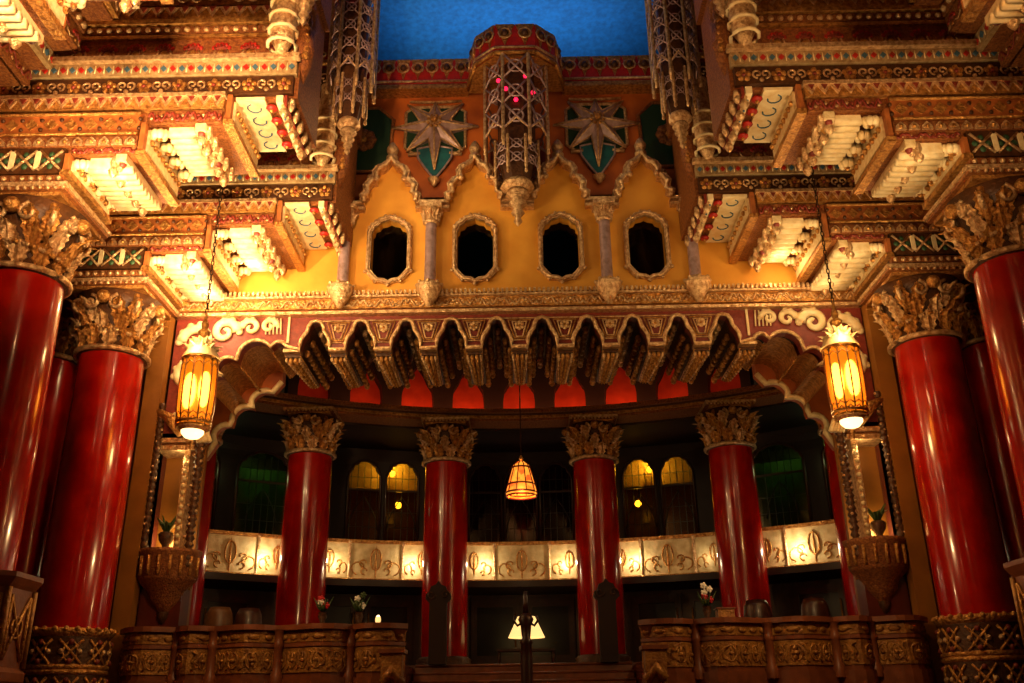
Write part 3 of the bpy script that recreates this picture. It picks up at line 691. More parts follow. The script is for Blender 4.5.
mb = MB(); mb.box(-2.3, 2.3, 20.86, 20.9, 2.48, 2.6, 'stone'); mb.tube([(-2.3, 20.87, 2.63), (2.3, 20.87, 2.63)], .03, 'stone', 6); mb.build('nosing', t)

# ================================================================== COLUMNS
G1 = 'large red columns of the lobby'
c2 = red_column(-7.0, 14.9, 2.93, 7.38, .55, 1.07, 1.5, 'large glossy red column at left beside the lantern, round carved drum base', group=G1)
round_pedestal(c2, -7, 14.9, 0, 2.93, .61)
dup(c2, mirror=True, label='large glossy red column at right beside the lantern, round carved drum base')
c1 = red_column(-7.0, 11.86, 3.34, 7.38, .55, 1.07, 1.5, 'nearest red column cut by the left edge, on octagonal lattice pedestal', group=G1)
octagon_pedestal(c1, -7, 11.86, 0, 3.34, .9)
dup(c1, mirror=True, label='nearest red column cut by the right edge, on octagonal lattice pedestal')
for s, nm in ((-1, 'left'), (1, 'right')):
    c = red_column(s * 8.85, 16.3, 2.0, 7.85, .55, 1.3, 1.3, 'red column glimpsed in shadow between the two large %s columns' % nm, group=G1)
    mb = MB(); mb.lathe([(.75, 0), (.75, 1.9), (.6, 2.0)], s * 8.85, 16.3, 'darkbrown', 24); mb.build('pedestal', c)
    c = red_column(s * 7.0, 8.0, 3.34, 7.38, .55, 1.07, 1.5, 'red column outside the %s edge whose gilt top reaches the upper corner' % nm, group=G1)
    octagon_pedestal(c, s * 7.0, 8.0, 0, 3.34, .9)
G2 = 'red columns of the curved colonnade'
for ang, lab in ((-9.1, 'curved colonnade red column just left of the stair'), (9.1, 'curved colonnade red column just right of the stair'),
                 (-25.6, 'curved colonnade red column behind the left parapet, second from the stair'), (25.6, 'curved colonnade red column behind the right parapet, second from the stair'),
                 (-39.1, 'curved colonnade red column mostly hidden behind the left gilded bay'), (39.1, 'curved colonnade red column mostly hidden behind the right gilded bay')):
    a = rad(ang); x, y = 11.25 * sin(a), YC + 11.25 * cos(a)
    c = red_column(x, y, 2.85, 7.24, .525, .92, 1.16, lab, group=G2, floor_z=2.65, abac=.14)
    mb = MB(); mb.lathe([(.66, 2.6), (.66, 2.68), (.6, 2.74), (.62, 2.8), (.54, 2.86)], x, y, 'darkbrown', 28); mb.build('base', c)

# ================================================================== STEPPED BEAMS
STEPS = [(8.82, 9.12, -6.37), (9.12, 9.62, -5.35), (9.62, 10.08, -4.15), (10.08, 10.74, -3.18)]   # z0, z1, inner end
def stepped_beam(yf, D, label, ztop=14.9):
    t = thing('stepped_beam', label, 'beam', (-6, yf, 8.62), 'stepped corbelled beams of the lobby'); Y = yf
    mb = MB()
    mb.box(-9.7, -6.37, Y + .1, Y + D, 8.62, 8.82, 'darkbrown')
    for z0, z1, xe in STEPS: mb.box(-9.7, xe, Y + .1, Y + D, z0, z1, 'brown')
    mb.box(-9.7, -3.18, Y + .1, Y + D, 10.74, 12.4, 'brown'); mb.box(-9.7, -3.1, Y + .1, Y + D, 12.4, ztop, 'brown'); mb.build('core', t)
    XL = -9.7
    def c(name, x0, x1, z0, z1, kind, y=Y, pitch=None, parts=None):
        mb = MB(); band(mb, x0, x1, z0, z1, y, kind, pitch); return mb.build(name, t)
    c('bead_course', XL, -6.37, 8.66, 8.78, 'beads')
    c('cross_panel', XL, -6.42, 8.82, 9.24, 'xpanel', Y + .02, .36)
    c('shell_course', XL, -5.4, 9.24, 9.41, 'shells')
    c('orange_panel', XL, -5.42, 9.44, 9.84, 'orange', Y + .03)
    c('zigzag_course', XL, -4.22, 9.87, 10.05, 'zigzag', Y)
    c('greek_panel', -5.3, -4.24, 9.64, 9.85, 'greek', Y + .03, .16)
    c('greek_panel', -6.32, -5.42, 9.13, 9.235, 'greek', Y + .03, .13)
    c('ledge', XL, -4.2, 10.05, 10.11, 'silver', Y - .06)
    c('palmette_course', XL, -3.24, 10.12, 10.42, 'floral', Y + .01)
    c('lattice_course', XL, -3.2, 10.44, 10.66, 'bluered', Y - .03)
    c('ledge', XL, -3.15, 10.66, 10.74, 'silver', Y - .12)
    c('scroll_course', XL, -3.3, 10.76, 11.12, 'redflower', Y + .02)
    c('ledge', XL, -3.22, 11.12, 11.18, 'plain', Y - .03)
    c('bead_course', XL, -3.22, 11.22, 11.36, 'beads', Y)
    c('ledge', XL, -3.22, 11.38, 11.46, 'plain', Y - .05)
    c('zigzag_course', XL, -3.2, 11.5, 11.7, 'zigzag', Y)
    c('scroll_course', XL, -3.2, 11.76, 12.1, 'scroll', Y)
    c('bead_course', XL, -3.2, 12.14, 12.3, 'beads', Y)
    c('palmette_course', XL, -3.1, 12.5, 12.9, 'floral', Y)
    c('zigzag_course', XL, -3.1, 13.0, 13.3, 'crest', Y)
    # consoles on each step soffit
    for si, (xa, xb, z) in enumerate(((-6.37, -5.35, 9.12), (-5.35, -4.15, 9.62), (-4.15, -3.18, 10.08))):
        w_ = xb - xa
        if si < 2:       # fluted scroll console: flutes run across x, profile steps down going back
            fx0, fx1 = xa + .28 * w_, xa + .28 * w_ + .36
            mb = MB(); nfl = 9
            for i in range(nfl):
                y = Y + .12 + (D - .25) * (i + .5) / nfl; r = (D - .25) / nfl * .5
                zz = z - .07 - .05 * sin(pi * i / (nfl - 1)) - (.1 if si == 0 else 0)
                mb.tube([(fx0 - .02, y, zz), (fx1 + (.25 if si == 0 else .02), y, zz)], r * .95, 'creamsoft', 8)
                mb.box(fx0, fx1, y - r, y + r, zz, z, 'creamsoft')
            mb.build('fluted_console', t)
            mb = MB()     # shell end knobs
            for i in range(4): y = Y + .15 + (D - .3) * i / 3; [mb.ball((xa + .16 * w_ + .075 * cos(q_), y + .075 * sin(q_), z - .09 - .03 * (q_ > 3)), .062, 'creamsoft', 8, 5, 1, 1, 1.3) for q_ in [k_ * pi / 3 for k_ in range(6)]]; mb.ball((xa + .16 * w_, y, z - .18), .045, 'gold', 6, 4)
            mb.build('shell_knobs', t)
            mb = MB(); mb.box(fx1 + .05, fx1 + .2, Y + .02, Y + D, z - .12, z, 'cream')
            for i in range(7): y = Y + .1 + (D - .2) * i / 6; mb.ball((fx1 + .125, y, z - .13), .06, ('redpaint', 'gold')[i % 2], 6, 4); mb.ball((fx1 + .04, y + .06, z - .1), .035, 'silver', 6, 4)
            mb.build('carved_strip', t)
            x = xb - .26
        else:
            mb = MB(); mb.box(xa + .08, xa + .5, Y + .05, Y + D, z - .05, z, 'creamsoft')
            for i in range(4):
                y = Y + .25 + (D - .45) * i / 3
                mb.tube([(px, py, z - .06) for px, pz, py in [(xa + .3 + .1 * cos(q_), 0, y + .1 * sin(q_)) for q_ in [k_ * pi / 5 for k_ in range(8)]]], .012, 'bluepaint', 4)
                mb.ball((xa + .56, y, z - .06), .09, 'crimson', 8, 4, 1, 1, .5); mb.ball((xa + .56, y, z - .1), .035, 'gold', 6, 4)
            mb.build('painted_soffit', t)
            mb = MB(); mb.box(xa + .68, xa + .78, Y + .02, Y + D, z - .12, z, 'creamsoft'); mb.box(xa + .8, xa + .84, Y + .02, Y + D, z - .16, z, 'redpaint')
            for i in range(5): mb.ball((xa + .73, Y + .2 + i * .26 * D / 1.5, z - .12), .035, 'bluepaint', 6, 4)
            mb.build('carved_strip', t); x = xb - .06
        mb = MB(); x -= .1           # cluster of hanging bead drops
        for i in range(5):
            y = Y + .12 + (D - .3) * i / 4
            for j, (dx, r) in enumerate(((0, .075), (.1, .06))):
                mb.lathe([(0, z - .34 + j * .1), (r * .5, z - .31 + j * .1), (r, z - .24 + j * .1), (r * .5, z - .17 + j * .1), (r * .9, z - .1), (r * .6, z)], x + dx - .02, y, 'silver', 8)
        mb.build('bead_drops', t)
        # riser at inner end of the step below (faces +x) with an inset carved strip
        zb_ = (8.82, 9.12, 9.62)[si]
        mb = MB(); mb.box(xa - .02, xa + .05, Y - .02, Y + D, zb_ - .02, z, 'orangepaint'); mb.box(xa + .05, xa + .09, Y + .08, Y + D - .1, zb_ + .06, z - .06, 'cream')
        for i in range(9): mb.ball((xa + .1, Y + .15 + (D - .3) * i / 8, (zb_ + z) / 2), .05, 'gold', 6, 4)
        mb.box(xa - .04, xa + .1, Y - .04, Y + D, zb_ - .06, zb_ + .02, 'gold'); mb.build('riser', t)
    # bulbous end console standing on the ledge and dark volute
    mb = MB(); mb.lathe([(0, 10.7), (.08, 10.72), (.1, 10.8), (.17, 10.95), (.2, 11.2), (.2, 11.5), (.16, 11.8), (.11, 12.1), (.12, 12.4)], -3.42, Y - .12, 'silver', 14)
    for z in (10.85, 11.1, 11.35, 11.6): mb.tube([(-3.42 + .21 * cos(a), Y - .12 + .21 * sin(a), z) for a in [2 * pi * k / 12 for k in range(12)]], .03, 'creamsoft', 5, True)
    mb.build('end_console', t)
    mb = MB(); pts = spiral(0, 11.6, .33, 1.5, -pi / 2, 0, 22, 1)
    mb.tube([(-3.14, Y + .1 + x * .9, z) for x, _, z in pts], [.12 * (1 - .5 * i / 22) for i in range(23)], 'brown', 8)
    mb.tube([(-3.14, Y + .1, 11.27), (-3.15, Y + .12, 10.95), (-3.17, Y + .2, 10.7), (-3.2, Y + .3, 10.5)], [.13, .16, .12, .04], 'brown', 8)
    for i in range(5): mb.ball((-3.1, Y + .04, 10.8 + i * .12), .07, 'gold', 6, 4)
    mb.build('volute', t)
    return t
bB = stepped_beam(14.2, 1.75, 'stepped gilt beam over the left lantern, the farther one against the yellow wall')
bA = stepped_beam(11.2, 1.4, 'stepped gilt beam at upper left above the nearest left column')
for src, nm in ((bB, 'stepped gilt beam over the right lantern, the farther one against the yellow wall'), (bA, 'stepped gilt beam at upper right above the nearest right column')): dup(src, mirror=True, label=nm)
dup(bA, loc=(-6, 7.35, 8.62), label='nearest stepped gilt beam, just its end at the top left corner')
dup(bA, loc=(6, 7.35, 8.62), mirror=True, label='nearest stepped gilt beam, just its end at the top right corner')
# side entablatures joining the beams, running towards the camera (one per bay)
def side_beam(y0, y1, label):
    t = thing('side_entablature', label, 'entablature', (-7.5, y0, 8.62), 'side entablatures between the stepped beams')
    mb = MB()
    for z0, z1, x in ((8.62, 9.3, -7.9), (9.3, 10.3, -7.6), (10.3, 10.56, -7.2), (10.56, 10.87, -6.9), (10.87, 11.45, -6.55), (11.45, 12.1, -6.05), (12.1, 15, -5.8)): mb.box(-9.8, x, y0, y1, z0, z1, 'brown')
    mb.build('core', t)
    T = Matrix.Translation((0, 0, 0)) @ Matrix.Rotation(pi / 2, 4, 'Z')     # band x->y, y->-x
    for nm, x, z0, z1, kd in (('palmette_course', -7.12, 10.3, 10.54, 'greek'), ('lattice_course', -6.82, 10.58, 10.84, 'bluered'), ('scroll_course', -6.47, 10.9, 11.2, 'redflower'), ('bead_course', -6.45, 11.24, 11.42, 'beads'), ('zigzag_course', -5.97, 11.5, 11.75, 'zigzag'), ('bead_course', -5.97, 11.8, 12.05, 'beads')):
        mb = MB(); mb.T = T; band(mb, y0, y1, z0, z1, -x, kd); mb.build(nm, t)
    return t
sb = side_beam(8.78, 11.18, 'side entablature at the top left corner joining two stepped beams'); dup(sb, mirror=True, label='side entablature at the top right corner joining two stepped beams')
sb = side_beam(12.6, 14.18, 'side entablature behind the upper left stepped beam'); dup(sb, mirror=True, label='side entablature behind the upper right stepped beam')

# ================================================================== LATTICE PENDANTS
def lattice_pendant(x, y, ztop, h1, R, label, half=False, tipz=None, name='lattice_pendant', grp=None):
    t = thing(name, label, 'pendant', (x, y, ztop), grp)
    ph = pi / 8; n = 8
    z1 = ztop - h1; core = MB(); core.lathe([(R * .6, ztop), (R * .6, z1 + .1), (R * .4, z1 - .5), (0, z1 - .7)], x, y, 'darkbrown', 8, phase=ph, smooth=False); core.build('core', t)
    mb = MB(); rods = MB()
    for k in range(n):
        a0, a1 = ph + k * pi / 4, ph + (k + 1) * pi / 4
        p0, p1 = (x + R * cos(a0), y + R * sin(a0)), (x + R * cos(a1), y + R * sin(a1))
        lattice_panel(mb, p0, p1, z1 + .35, ztop, 0, 'lilac')
        q0, q1 = (x + R * .68 * cos(a0), y + R * .68 * sin(a0)), (x + R * .68 * cos(a1), y + R * .68 * sin(a1))
        lattice_panel(mb, q0, q1, z1 - .3, z1 + .3, 0, 'lilac')
        am = (a0 + a1) / 2; pm = ((p0[0] + p1[0]) / 2, (p0[1] + p1[1]) / 2)
        mb.tube([(p0[0], p0[1], z1 + .35), (pm[0], pm[1], z1 + .6), (p1[0], p1[1], z1 + .35)], .02, 'silver', 5)
        rods.lathe([(0, z1 - .03), (.035, z1), (.028, z1 + .08), (.045, z1 + .12), (.035, z1 + .2), (.035, ztop)], p0[0], p0[1], 'silver', 8)
        rods.lathe([(0, z1 - .52), (.035, z1 - .48), (.02, z1 - .4), (.035, z1 - .36), (.028, z1 + .35)], q0[0], q0[1], 'silver', 8)
    mb.build('lattice', t); rods.build('rods', t)
    tz = tipz if tipz is not None else z1 - 1.2; mb = MB(); z2 = z1 - .6
    mb.lathe([(R * .42, z2 + .1), (R * .5, z2), (R * .3, z2 - .08)], x, y, 'silver', 12)
    hgt = z2 - .08 - tz
    mb.lathe([(R * .28, z2 - .08), (R * .36, z2 - .08 - hgt * .12), (R * .18, z2 - .08 - hgt * .25), (R * .28, z2 - .08 - hgt * .38), (R * .12, z2 - .08 - hgt * .5), (R * .2, z2 - .08 - hgt * .62), (R * .08, z2 - .08 - hgt * .74), (R * .13, z2 - .08 - hgt * .85), (0, tz)], x, y, 'silver', 12)
    mb.build('drop_finial', t)
    mb = MB()
    for k in range(5): mb.ball((x + R * .62 * cos(-pi / 2 + (k - 2) * .5), y + R * .62 * sin(-pi / 2 + (k - 2) * .5), ztop - .35 - (k % 3) * .3), .045, 'glow_red', 8, 5)
    mb.build('red_bulb', t)
    return t
lattice_pendant(.04, 15.5, 13.75, 2.1, .66, 'large openwork lattice pendant between the two stars under the blue ceiling', tipz=10.2)
p = lattice_pendant(-2.92, 13.75, 15.0, 3.1, .42, 'long openwork lattice pendant hanging left of the left star', grp='hanging lattice pendants beside the opening'); dup(p, mirror=True, label='long openwork lattice pendant hanging right of the right star')
p = lattice_pendant(-3.0, 10.6, 15.0, 3.0, .4, 'nearer lattice pendant hanging at the top, inner end of upper left beam', grp='hanging lattice pendants beside the opening'); dup(p, mirror=True, label='nearer lattice pendant hanging at the top, inner end of upper right beam')

# crest cornice at top of facade with half octagon break around the pendant
t = thing('crest_cornice', 'red and gold zigzag cornice under the painted blue sky', 'cornice', (0, YF, 13.85))
for x0, x1 in ((-8, -.95), (1.03, 8)):
    mb = MB(); band(mb, x0, x1, 13.85, 14.6, YF + .1, 'crest', .31); mb.box(x0, x1, YF + .2, YF + .5, 13.85, 14.6, 'brown'); mb.box(x0, x1, YF - .02, YF + .3, 13.78, 13.86, 'gold'); mb.build('straight_section', t)
oc = [(-.92, 16.1), (-.68, 15.25), (0.0, 14.85)]
oc = [(-.95, 16.1), (-.75, 15.3), (-.36, 14.95), (.44, 14.95), (.83, 15.3), (1.03, 16.1)]
for (xa, ya), (xb, yb) in zip(oc, oc[1:]):
    L = math.hypot(xb - xa, yb - ya); ang = math.atan2(yb - ya, xb - xa)
    mb = MB(); mb.T = Matrix.Translation((xa, ya, 0)) @ Matrix.Rotation(ang, 4, 'Z'); band(mb, 0, L, 13.75, 14.5, 0, 'crest', .33); mb.build('bay_section', t)
mb = MB(); mb.add([(x, y, z) for z in (13.72, 13.86) for x, y in oc], [tuple(range(5, -1, -1)), tuple(range(6, 12))] + [(i, i + 1, i + 7, i + 6) for i in range(5)], 'gold')
mb.add([(x, y, 14.5) for x, y in oc], [tuple(range(6))], 'brown'); mb.build('bay_soffit', t)

# ================================================================== STARS
def star(xc, label):
    zc = 12.95; t = thing('star_ornament', label, 'star', (xc, YF + .3, zc), 'eight pointed stars on the orange wall'); y = YF + .28
    bk = [(-.45, -.58), (.45, -.58), (.62, -.45), (.62, .42), (.45, .55), (-.45, .55), (-.62, .42), (-.62, -.45)]
    mb = MB(); mb.poly([(xc + a, zc + b_) for a, b_ in bk], y - .03, y + .02, 'darkgreen'); mb.build('backing', t)
    mb = MB(); mb.tube([(xc + a, y - .03, zc + b_) for a, b_ in bk], .035, 'silver', 6, True)
    mb.tube([(xc - .55, y - .05, zc + .68), (xc, y - .05, zc + .66), (xc + .55, y - .05, zc + .68)], .03, 'silver', 6)
    for s in (-1, 1): mb.tube([(xc + s * .55, y - .05, zc - .62), (xc + s * .3, y - .05, zc - .6)], .045, 'silver', 6)
    mb.build('frame', t)
    mb = MB(); sh = [(-.36, -.5), (0, -.42), (.36, -.5), (.34, -.72), (.2, -.95), (.08, -1.12), (0, -1.22), (-.08, -1.12), (-.2, -.95), (-.34, -.72)]
    mb.poly([(xc + a, zc + b_) for a, b_ in sh][::-1], y - .07, y + .02, 'teal'); mb.tube([(xc + a, y - .07, zc + b_) for a, b_ in sh], .025, 'lilac', 6, True); mb.build('shield', t)
    mb = MB(); n = 8; ctr = (xc, y - .38, zc)
    for k in range(n):
        a = k * pi / 4; Rr = (.9, .82, .62, .82, .9, .82, 1.02, .82)[k]
        tip = (xc + Rr * cos(a), y - .1, zc + Rr * sin(a))
        l, r = [(xc + .33 * cos(a + d), y - .02, zc + .33 * sin(a + d)) for d in (pi / 8, -pi / 8)]
        rl, rr_ = [(xc + .33 * cos(a + d), y - .16, zc + .33 * sin(a + d)) for d in (pi / 8, -pi / 8)]
        mb.add([ctr, tip, l, r, rl, rr_], [(0, 1, 4), (0, 5, 1), (1, 2, 4), (1, 5, 3)], 'lilac')
        mb.tube([tip, (ctr[0], ctr[1] + .02, ctr[2])], [.012, .03], 'silver', 5)
        for e in (rl, rr_): mb.tube([tip, e], .02, 'silver', 5)
    mb.build('star', t)
    mb = MB(); mb.ball((xc, y - .4, zc), .08, 'gold', 8, 6); 
    for k in range(8): mb.ball((xc + .13 * cos(k * pi / 4 + .39), y - .34, zc + .13 * sin(k * pi / 4 + .39)), .035, 'gold', 6, 4)
    mb.build('boss', t)
    mb = MB(); mb.lathe([(0, zc - 1.42), (.05, zc - 1.38), (.07, zc - 1.33), (.12, zc - 1.28), (.13, zc - 1.24), (0, zc - 1.22)], xc, y - .1, 'silver', 12); mb.build('drop', t)
star(-1.64, 'silvery eight pointed star with teal shield, left of the lattice pendant'); star(1.70, 'silvery eight pointed star with teal shield, right of the lattice pendant')
# dark green arched panels beyond the stars
for s, nm in ((-1, 'left'), (1, 'right')):
    xc = s * 3.15 + .03
    t = thing('green_panel', 'dark green arched wall panel half hidden behind the long %s lattice pendant' % nm, 'panel', (xc, YF + .3, 12.5))
    pts = [(xc - .55, 12.2), (xc - .2, 11.95), (xc + .2, 11.95), (xc + .55, 12.2), (xc + .6, 13.2), (xc + .3, 13.5), (xc - .3, 13.5), (xc - .6, 13.2)]
    mb = MB(); mb.poly(pts, YF + .24, YF + .32, 'darkgreen'); mb.build('field', t)
    mb = MB(); mb.tube([(a, YF + .24, b_) for a, b_ in pts], .04, 'brown', 6, True); rosette(mb, xc, 12.7, .28, YF + .22, 'brown', 'gold', 8); mb.build('moulding', t)
    mb = MB(); mb.ball((xc - s * .62, YF + .15, 11.95), .1, 'silver', 8, 5); mb.ball((xc - s * .2, YF + .15, 11.75), .08, 'silver', 8, 5); mb.build('drop', t)

# ================================================================== PIER, GILDED BAY WITH BOW BALCONY
for s, nm in ((-1, 'left'), (1, 'right')):
    mb = MB(); x0, x1 = sorted((s * 7.9, s * 6.42)); mb.box(x0, x1, 15.95, 16.6, 0, 9.0, 'pierwall')
    x0, x1 = sorted((s * 6.72, s * 6.42)); mb.box(x0, x1, 15.7, 16.2, 0, 8.6, 'ochre')
    x0, x1 = sorted((s * 9.7, s * 7.9)); mb.box(x0, x1, 17.0, 17.2, 0, 15, 'sidewall')
    x0, x1 = sorted((s * 6.45, s * 5.72)); mb.box(x0, x1, 16.4, 16.5, 0, 6.3, 'ochre'); mb.box(x0, x1, 16.0, 16.4, 0, 3.7, 'pierwall'); mb.box(x0, x1, 16.0, 16.4, 6.28, 6.4, 'cream')
    struct(mb.build('wall_pier'))
    t = thing('gilded_bay', 'gilded wall bay with beaded columns and bow balcony beneath the %s lantern' % nm, 'wall bay', (s * 6.0, 15.9, 3.7))
    def knobcol(x, y, z0, z1, r, name, mt):
        mb = MB(); n = int((z1 - z0) / .11); pr = []
        for i in range(n):
            z = z0 + (z1 - z0) * i / n; h = (z1 - z0) / n; pr += [(r * .6, z), (r, z + h * .35), (r * .85, z + h * .6), (r * .6, z + h * .95)]
        mb.lathe(pr, x, y, mt, 10)
        for i in range(n): mb.ball((x + r * .9 * cos(i * 2.4), y - r * .7, z0 + (z1 - z0) * (i + .5) / n), r * .35, 'silver', 6, 4)
        mb.build(name, t)
    knobcol(s * 6.38, 15.78, 4.0, 6.9, .075, 'beaded_column', 'darkbrown'); knobcol(s * 5.62, 15.8, 4.0, 6.2, .085, 'beaded_column', 'darkbrown')
    mb = MB(); x0, x1 = sorted((s * 5.82, s * 5.93)); mb.box(x0, x1, 15.9, 16.3, 4.2, 6.05, 'silver')
    for i in range(14): mb.ball((s * 5.87, 15.88, 4.3 + i * .125), .04, 'creamsoft', 6, 4)
    mb.build('pilaster', t)
    mb = MB(); x0, x1 = sorted((s * 6.42, s * 5.75)); mb.box(x0, x1, 15.85, 16.4, 6.05, 6.14, 'silver'); mb.box(x0, x1, 15.8, 16.4, 6.18, 6.26, 'silver'); mb.box(x0, x1, 15.9, 16.4, 6.12, 6.2, 'brown')
    mb.tube([(s * 6.45, 15.75, 6.75), (s * 6.2, 15.72, 6.6), (s * 5.95, 15.7, 6.3)], [.05, .1, .08], 'gold', 10)
    for i in range(4): mb.tube([(s * (5.8 - i * .06), 15.75, 6.55), (s * (5.62 - i * .06), 15.72, 6.15)], .05, 'cream', 6)
    mb.build('lintel', t)
    mb = MB(); cx, cy = s * 6.0, 16.05
    mb.lathe([(.1, 3.3), (.26, 3.5), (.3, 3.62), (.46, 3.78), (.5, 3.82), (.5, 4.2), (.54, 4.24), (.54, 4.3), (.4, 4.32)], cx, cy, 'brown', 20, pi, 2 * pi)
    for i in range(9): a = pi + pi * (i + .5) / 9; mb.tube([(cx + .51 * cos(a), cy + .51 * sin(a), 3.86), (cx + .52 * cos(a), cy + .52 * sin(a), 4.18)], .03, 'gold', 6)
    mb.lathe([(0, 3.1), (.05, 3.13), (.09, 3.22), (.1, 3.3)], cx, cy - .05, 'darkbrown', 12)
    mb.build('bow_balcony', t)
    tt = thing('urn_plant', 'leafy urn silhouetted in the gilded bay below the %s lantern' % nm, 'urn', (cx, cy, 4.32))
    mb = MB(); mb.lathe([(0, 4.32), (.1, 4.33), (.05, 4.4), (.12, 4.5), (.14, 4.6), (.1, 4.64), (0, 4.62)], cx - s * -.12, cy, 'darkbrown', 14); mb.build('urn', tt)
    mb = MB()
    for k in range(11):
        a = k * 2.4; mb.tube([(cx + s * .12, cy, 4.6), (cx + s * .12 + .1 * cos(a), cy + .06 * sin(a), 4.78), (cx + s * .12 + .2 * cos(a), cy + .14 * sin(a), 4.84 + .12 * sin(k * 1.7))], [.02, .035, .006], 'leafgreen' if k % 3 else 'creamsoft', 5)
    mb.build('leaves', tt)

# ================================================================== LANTERNS
def lantern(x, label):
    y = 13.5; t = thing('hanging_lantern', label, 'lantern', (x, y, 5.5), 'tall amber lanterns')
    mb = MB()
    z = 7.62
    while z < 15.0:
        mb.tube([(x + .022 * cos(a), y, z + .05 + .055 * sin(a)) for a in [2 * pi * k / 8 for k in range(8)]], .009, 'chain', 4, True)
        mb.tube([(x, y + .022 * cos(a), z + .135 + .055 * sin(a)) for a in [2 * pi * k / 8 for k in range(8)]], .009, 'chain', 4, True); z += .17
    mb.build('chain', t)
    mb = MB(); mb.lathe([(.05, 7.1), (.06, 7.2), (.09, 7.26), (.1, 7.3), (.045, 7.36), (.06, 7.44), (.03, 7.52), (.015, 7.64), (0, 7.66)], x, y, 'gold', 12); mb.build('finial', t)
    mb = MB(); mb.lathe([(.3, 6.84), (.27, 6.9), (.2, 7.02), (.1, 7.1), (.05, 7.14)], x, y, 'creamsoft', 20)
    for k in range(10): leaf(mb, x, y, 2 * pi * k / 10, .14, 6.86, .2, .14, .14, 'creamsoft'); leaf(mb, x, y, 2 * pi * (k + .5) / 10, .08, 6.98, .2, .1, .1, 'creamsoft')
    mb.build('crown', t)
    mb = MB(); mb.lathe([(.235, 5.76), (.262, 6.0), (.27, 6.3), (.265, 6.6), (.25, 6.84)], x, y, 'amberglass', 24); mb.build('glass', t)
    mb = MB()
    for dx, dz in ((-.08, .0), (.075, .03)): mb.ball((x + dx, y, 6.3 + dz), .062, 'glow_core', 12, 10, 1, 1, 4.6)
    mb.build('bulb', t)
    mb = MB()
    for k in range(12):
        a = 2 * pi * k / 12; mb.tube([(x + r * cos(a), y + r * sin(a), z) for r, z in ((.245, 5.76), (.272, 6.0), (.28, 6.3), (.275, 6.6), (.258, 6.84))], .012, 'brown', 5)
        for z, r in ((5.8, .25), (5.88, .255), (6.68, .27), (6.76, .265)):
            mb.tube([(x + r * cos(a), y + r * sin(a), z), (x + r * cos(a + pi / 12), y + r * sin(a + pi / 12), z + .06), (x + r * cos(a + pi / 6), y + r * sin(a + pi / 6), z)], .012, 'gold', 4)
    for z, r in ((5.74, .24), (5.8, .25), (6.82, .265)): mb.tube([(x + r * cos(a), y + r * sin(a), z) for a in [2 * pi * k / 20 for k in range(20)]], .026, 'gold', 6, True)
    mb.lathe([(.25, 5.76), (.2, 5.72), (.17, 5.68)], x, y, 'brown', 20)
    mb.build('cage', t)
    mb = MB(); mb.lathe([(.17, 5.7), (.165, 5.64), (.11, 5.58), (.03, 5.555), (0, 5.55)], x, y, 'glow_bowl', 20); mb.build('bowl', t)
    mb = MB(); mb.lathe([(.03, 5.53), (.04, 5.5), (.015, 5.45), (.02, 5.42), (0, 5.38)], x, y, 'gold', 10); mb.build('bottom_drop', t)
    return t
lantern(-4.95, 'tall amber glass lantern hanging on a chain at left'); lantern(5.0, 'tall amber glass lantern hanging on a chain at right')

# hanging stained glass lamp in the middle bay
t = thing('hanging_lamp', 'bell shaped stained glass lamp hanging in the middle bay', 'lamp', (.02, 20, 6.03))
mb = MB(); mb.lathe([(.07, 6.82), (.17, 6.74), (.24, 6.5), (.3, 6.28), (.34, 6.12), (.32, 6.04)], .02, 20, 'glow_stain', 24); mb.build('shade', t)
mb = MB()
for k in range(10): a = 2 * pi * k / 10; mb.tube([(.02 + r * cos(a), 20 + r * sin(a), z) for r, z in ((.075, 6.82), (.175, 6.74), (.245, 6.5), (.305, 6.28), (.345, 6.12))], .013, 'redpaint', 5)
for r, z, m_ in ((.3, 6.3, 'redpaint'), (.345, 6.12, 'redpaint'), (.33, 6.05, 'crimson'), (.2, 6.68, 'redpaint')): mb.tube([(.02 + r * cos(a), 20 + r * sin(a), z) for a in [2 * pi * k / 20 for k in range(20)]], .02, m_, 6, True)
mb.build('leading', t)
mb = MB(); mb.ball((.02, 20, 6.4), .09, 'glow_core', 10, 8); mb.build('bulb', t)
mb = MB(); mb.tube([(.02, 20, 6.82), (.02, 20, 11.24)], .014, 'chain', 6); mb.lathe([(.03, 6.84), (.06, 6.88), (.02, 6.96)], .02, 20, 'gold', 10); mb.build('chain', t)
lamp('lamp_light', (.02, 19.6, 6.1), 3, (1, .6, .25), .1)

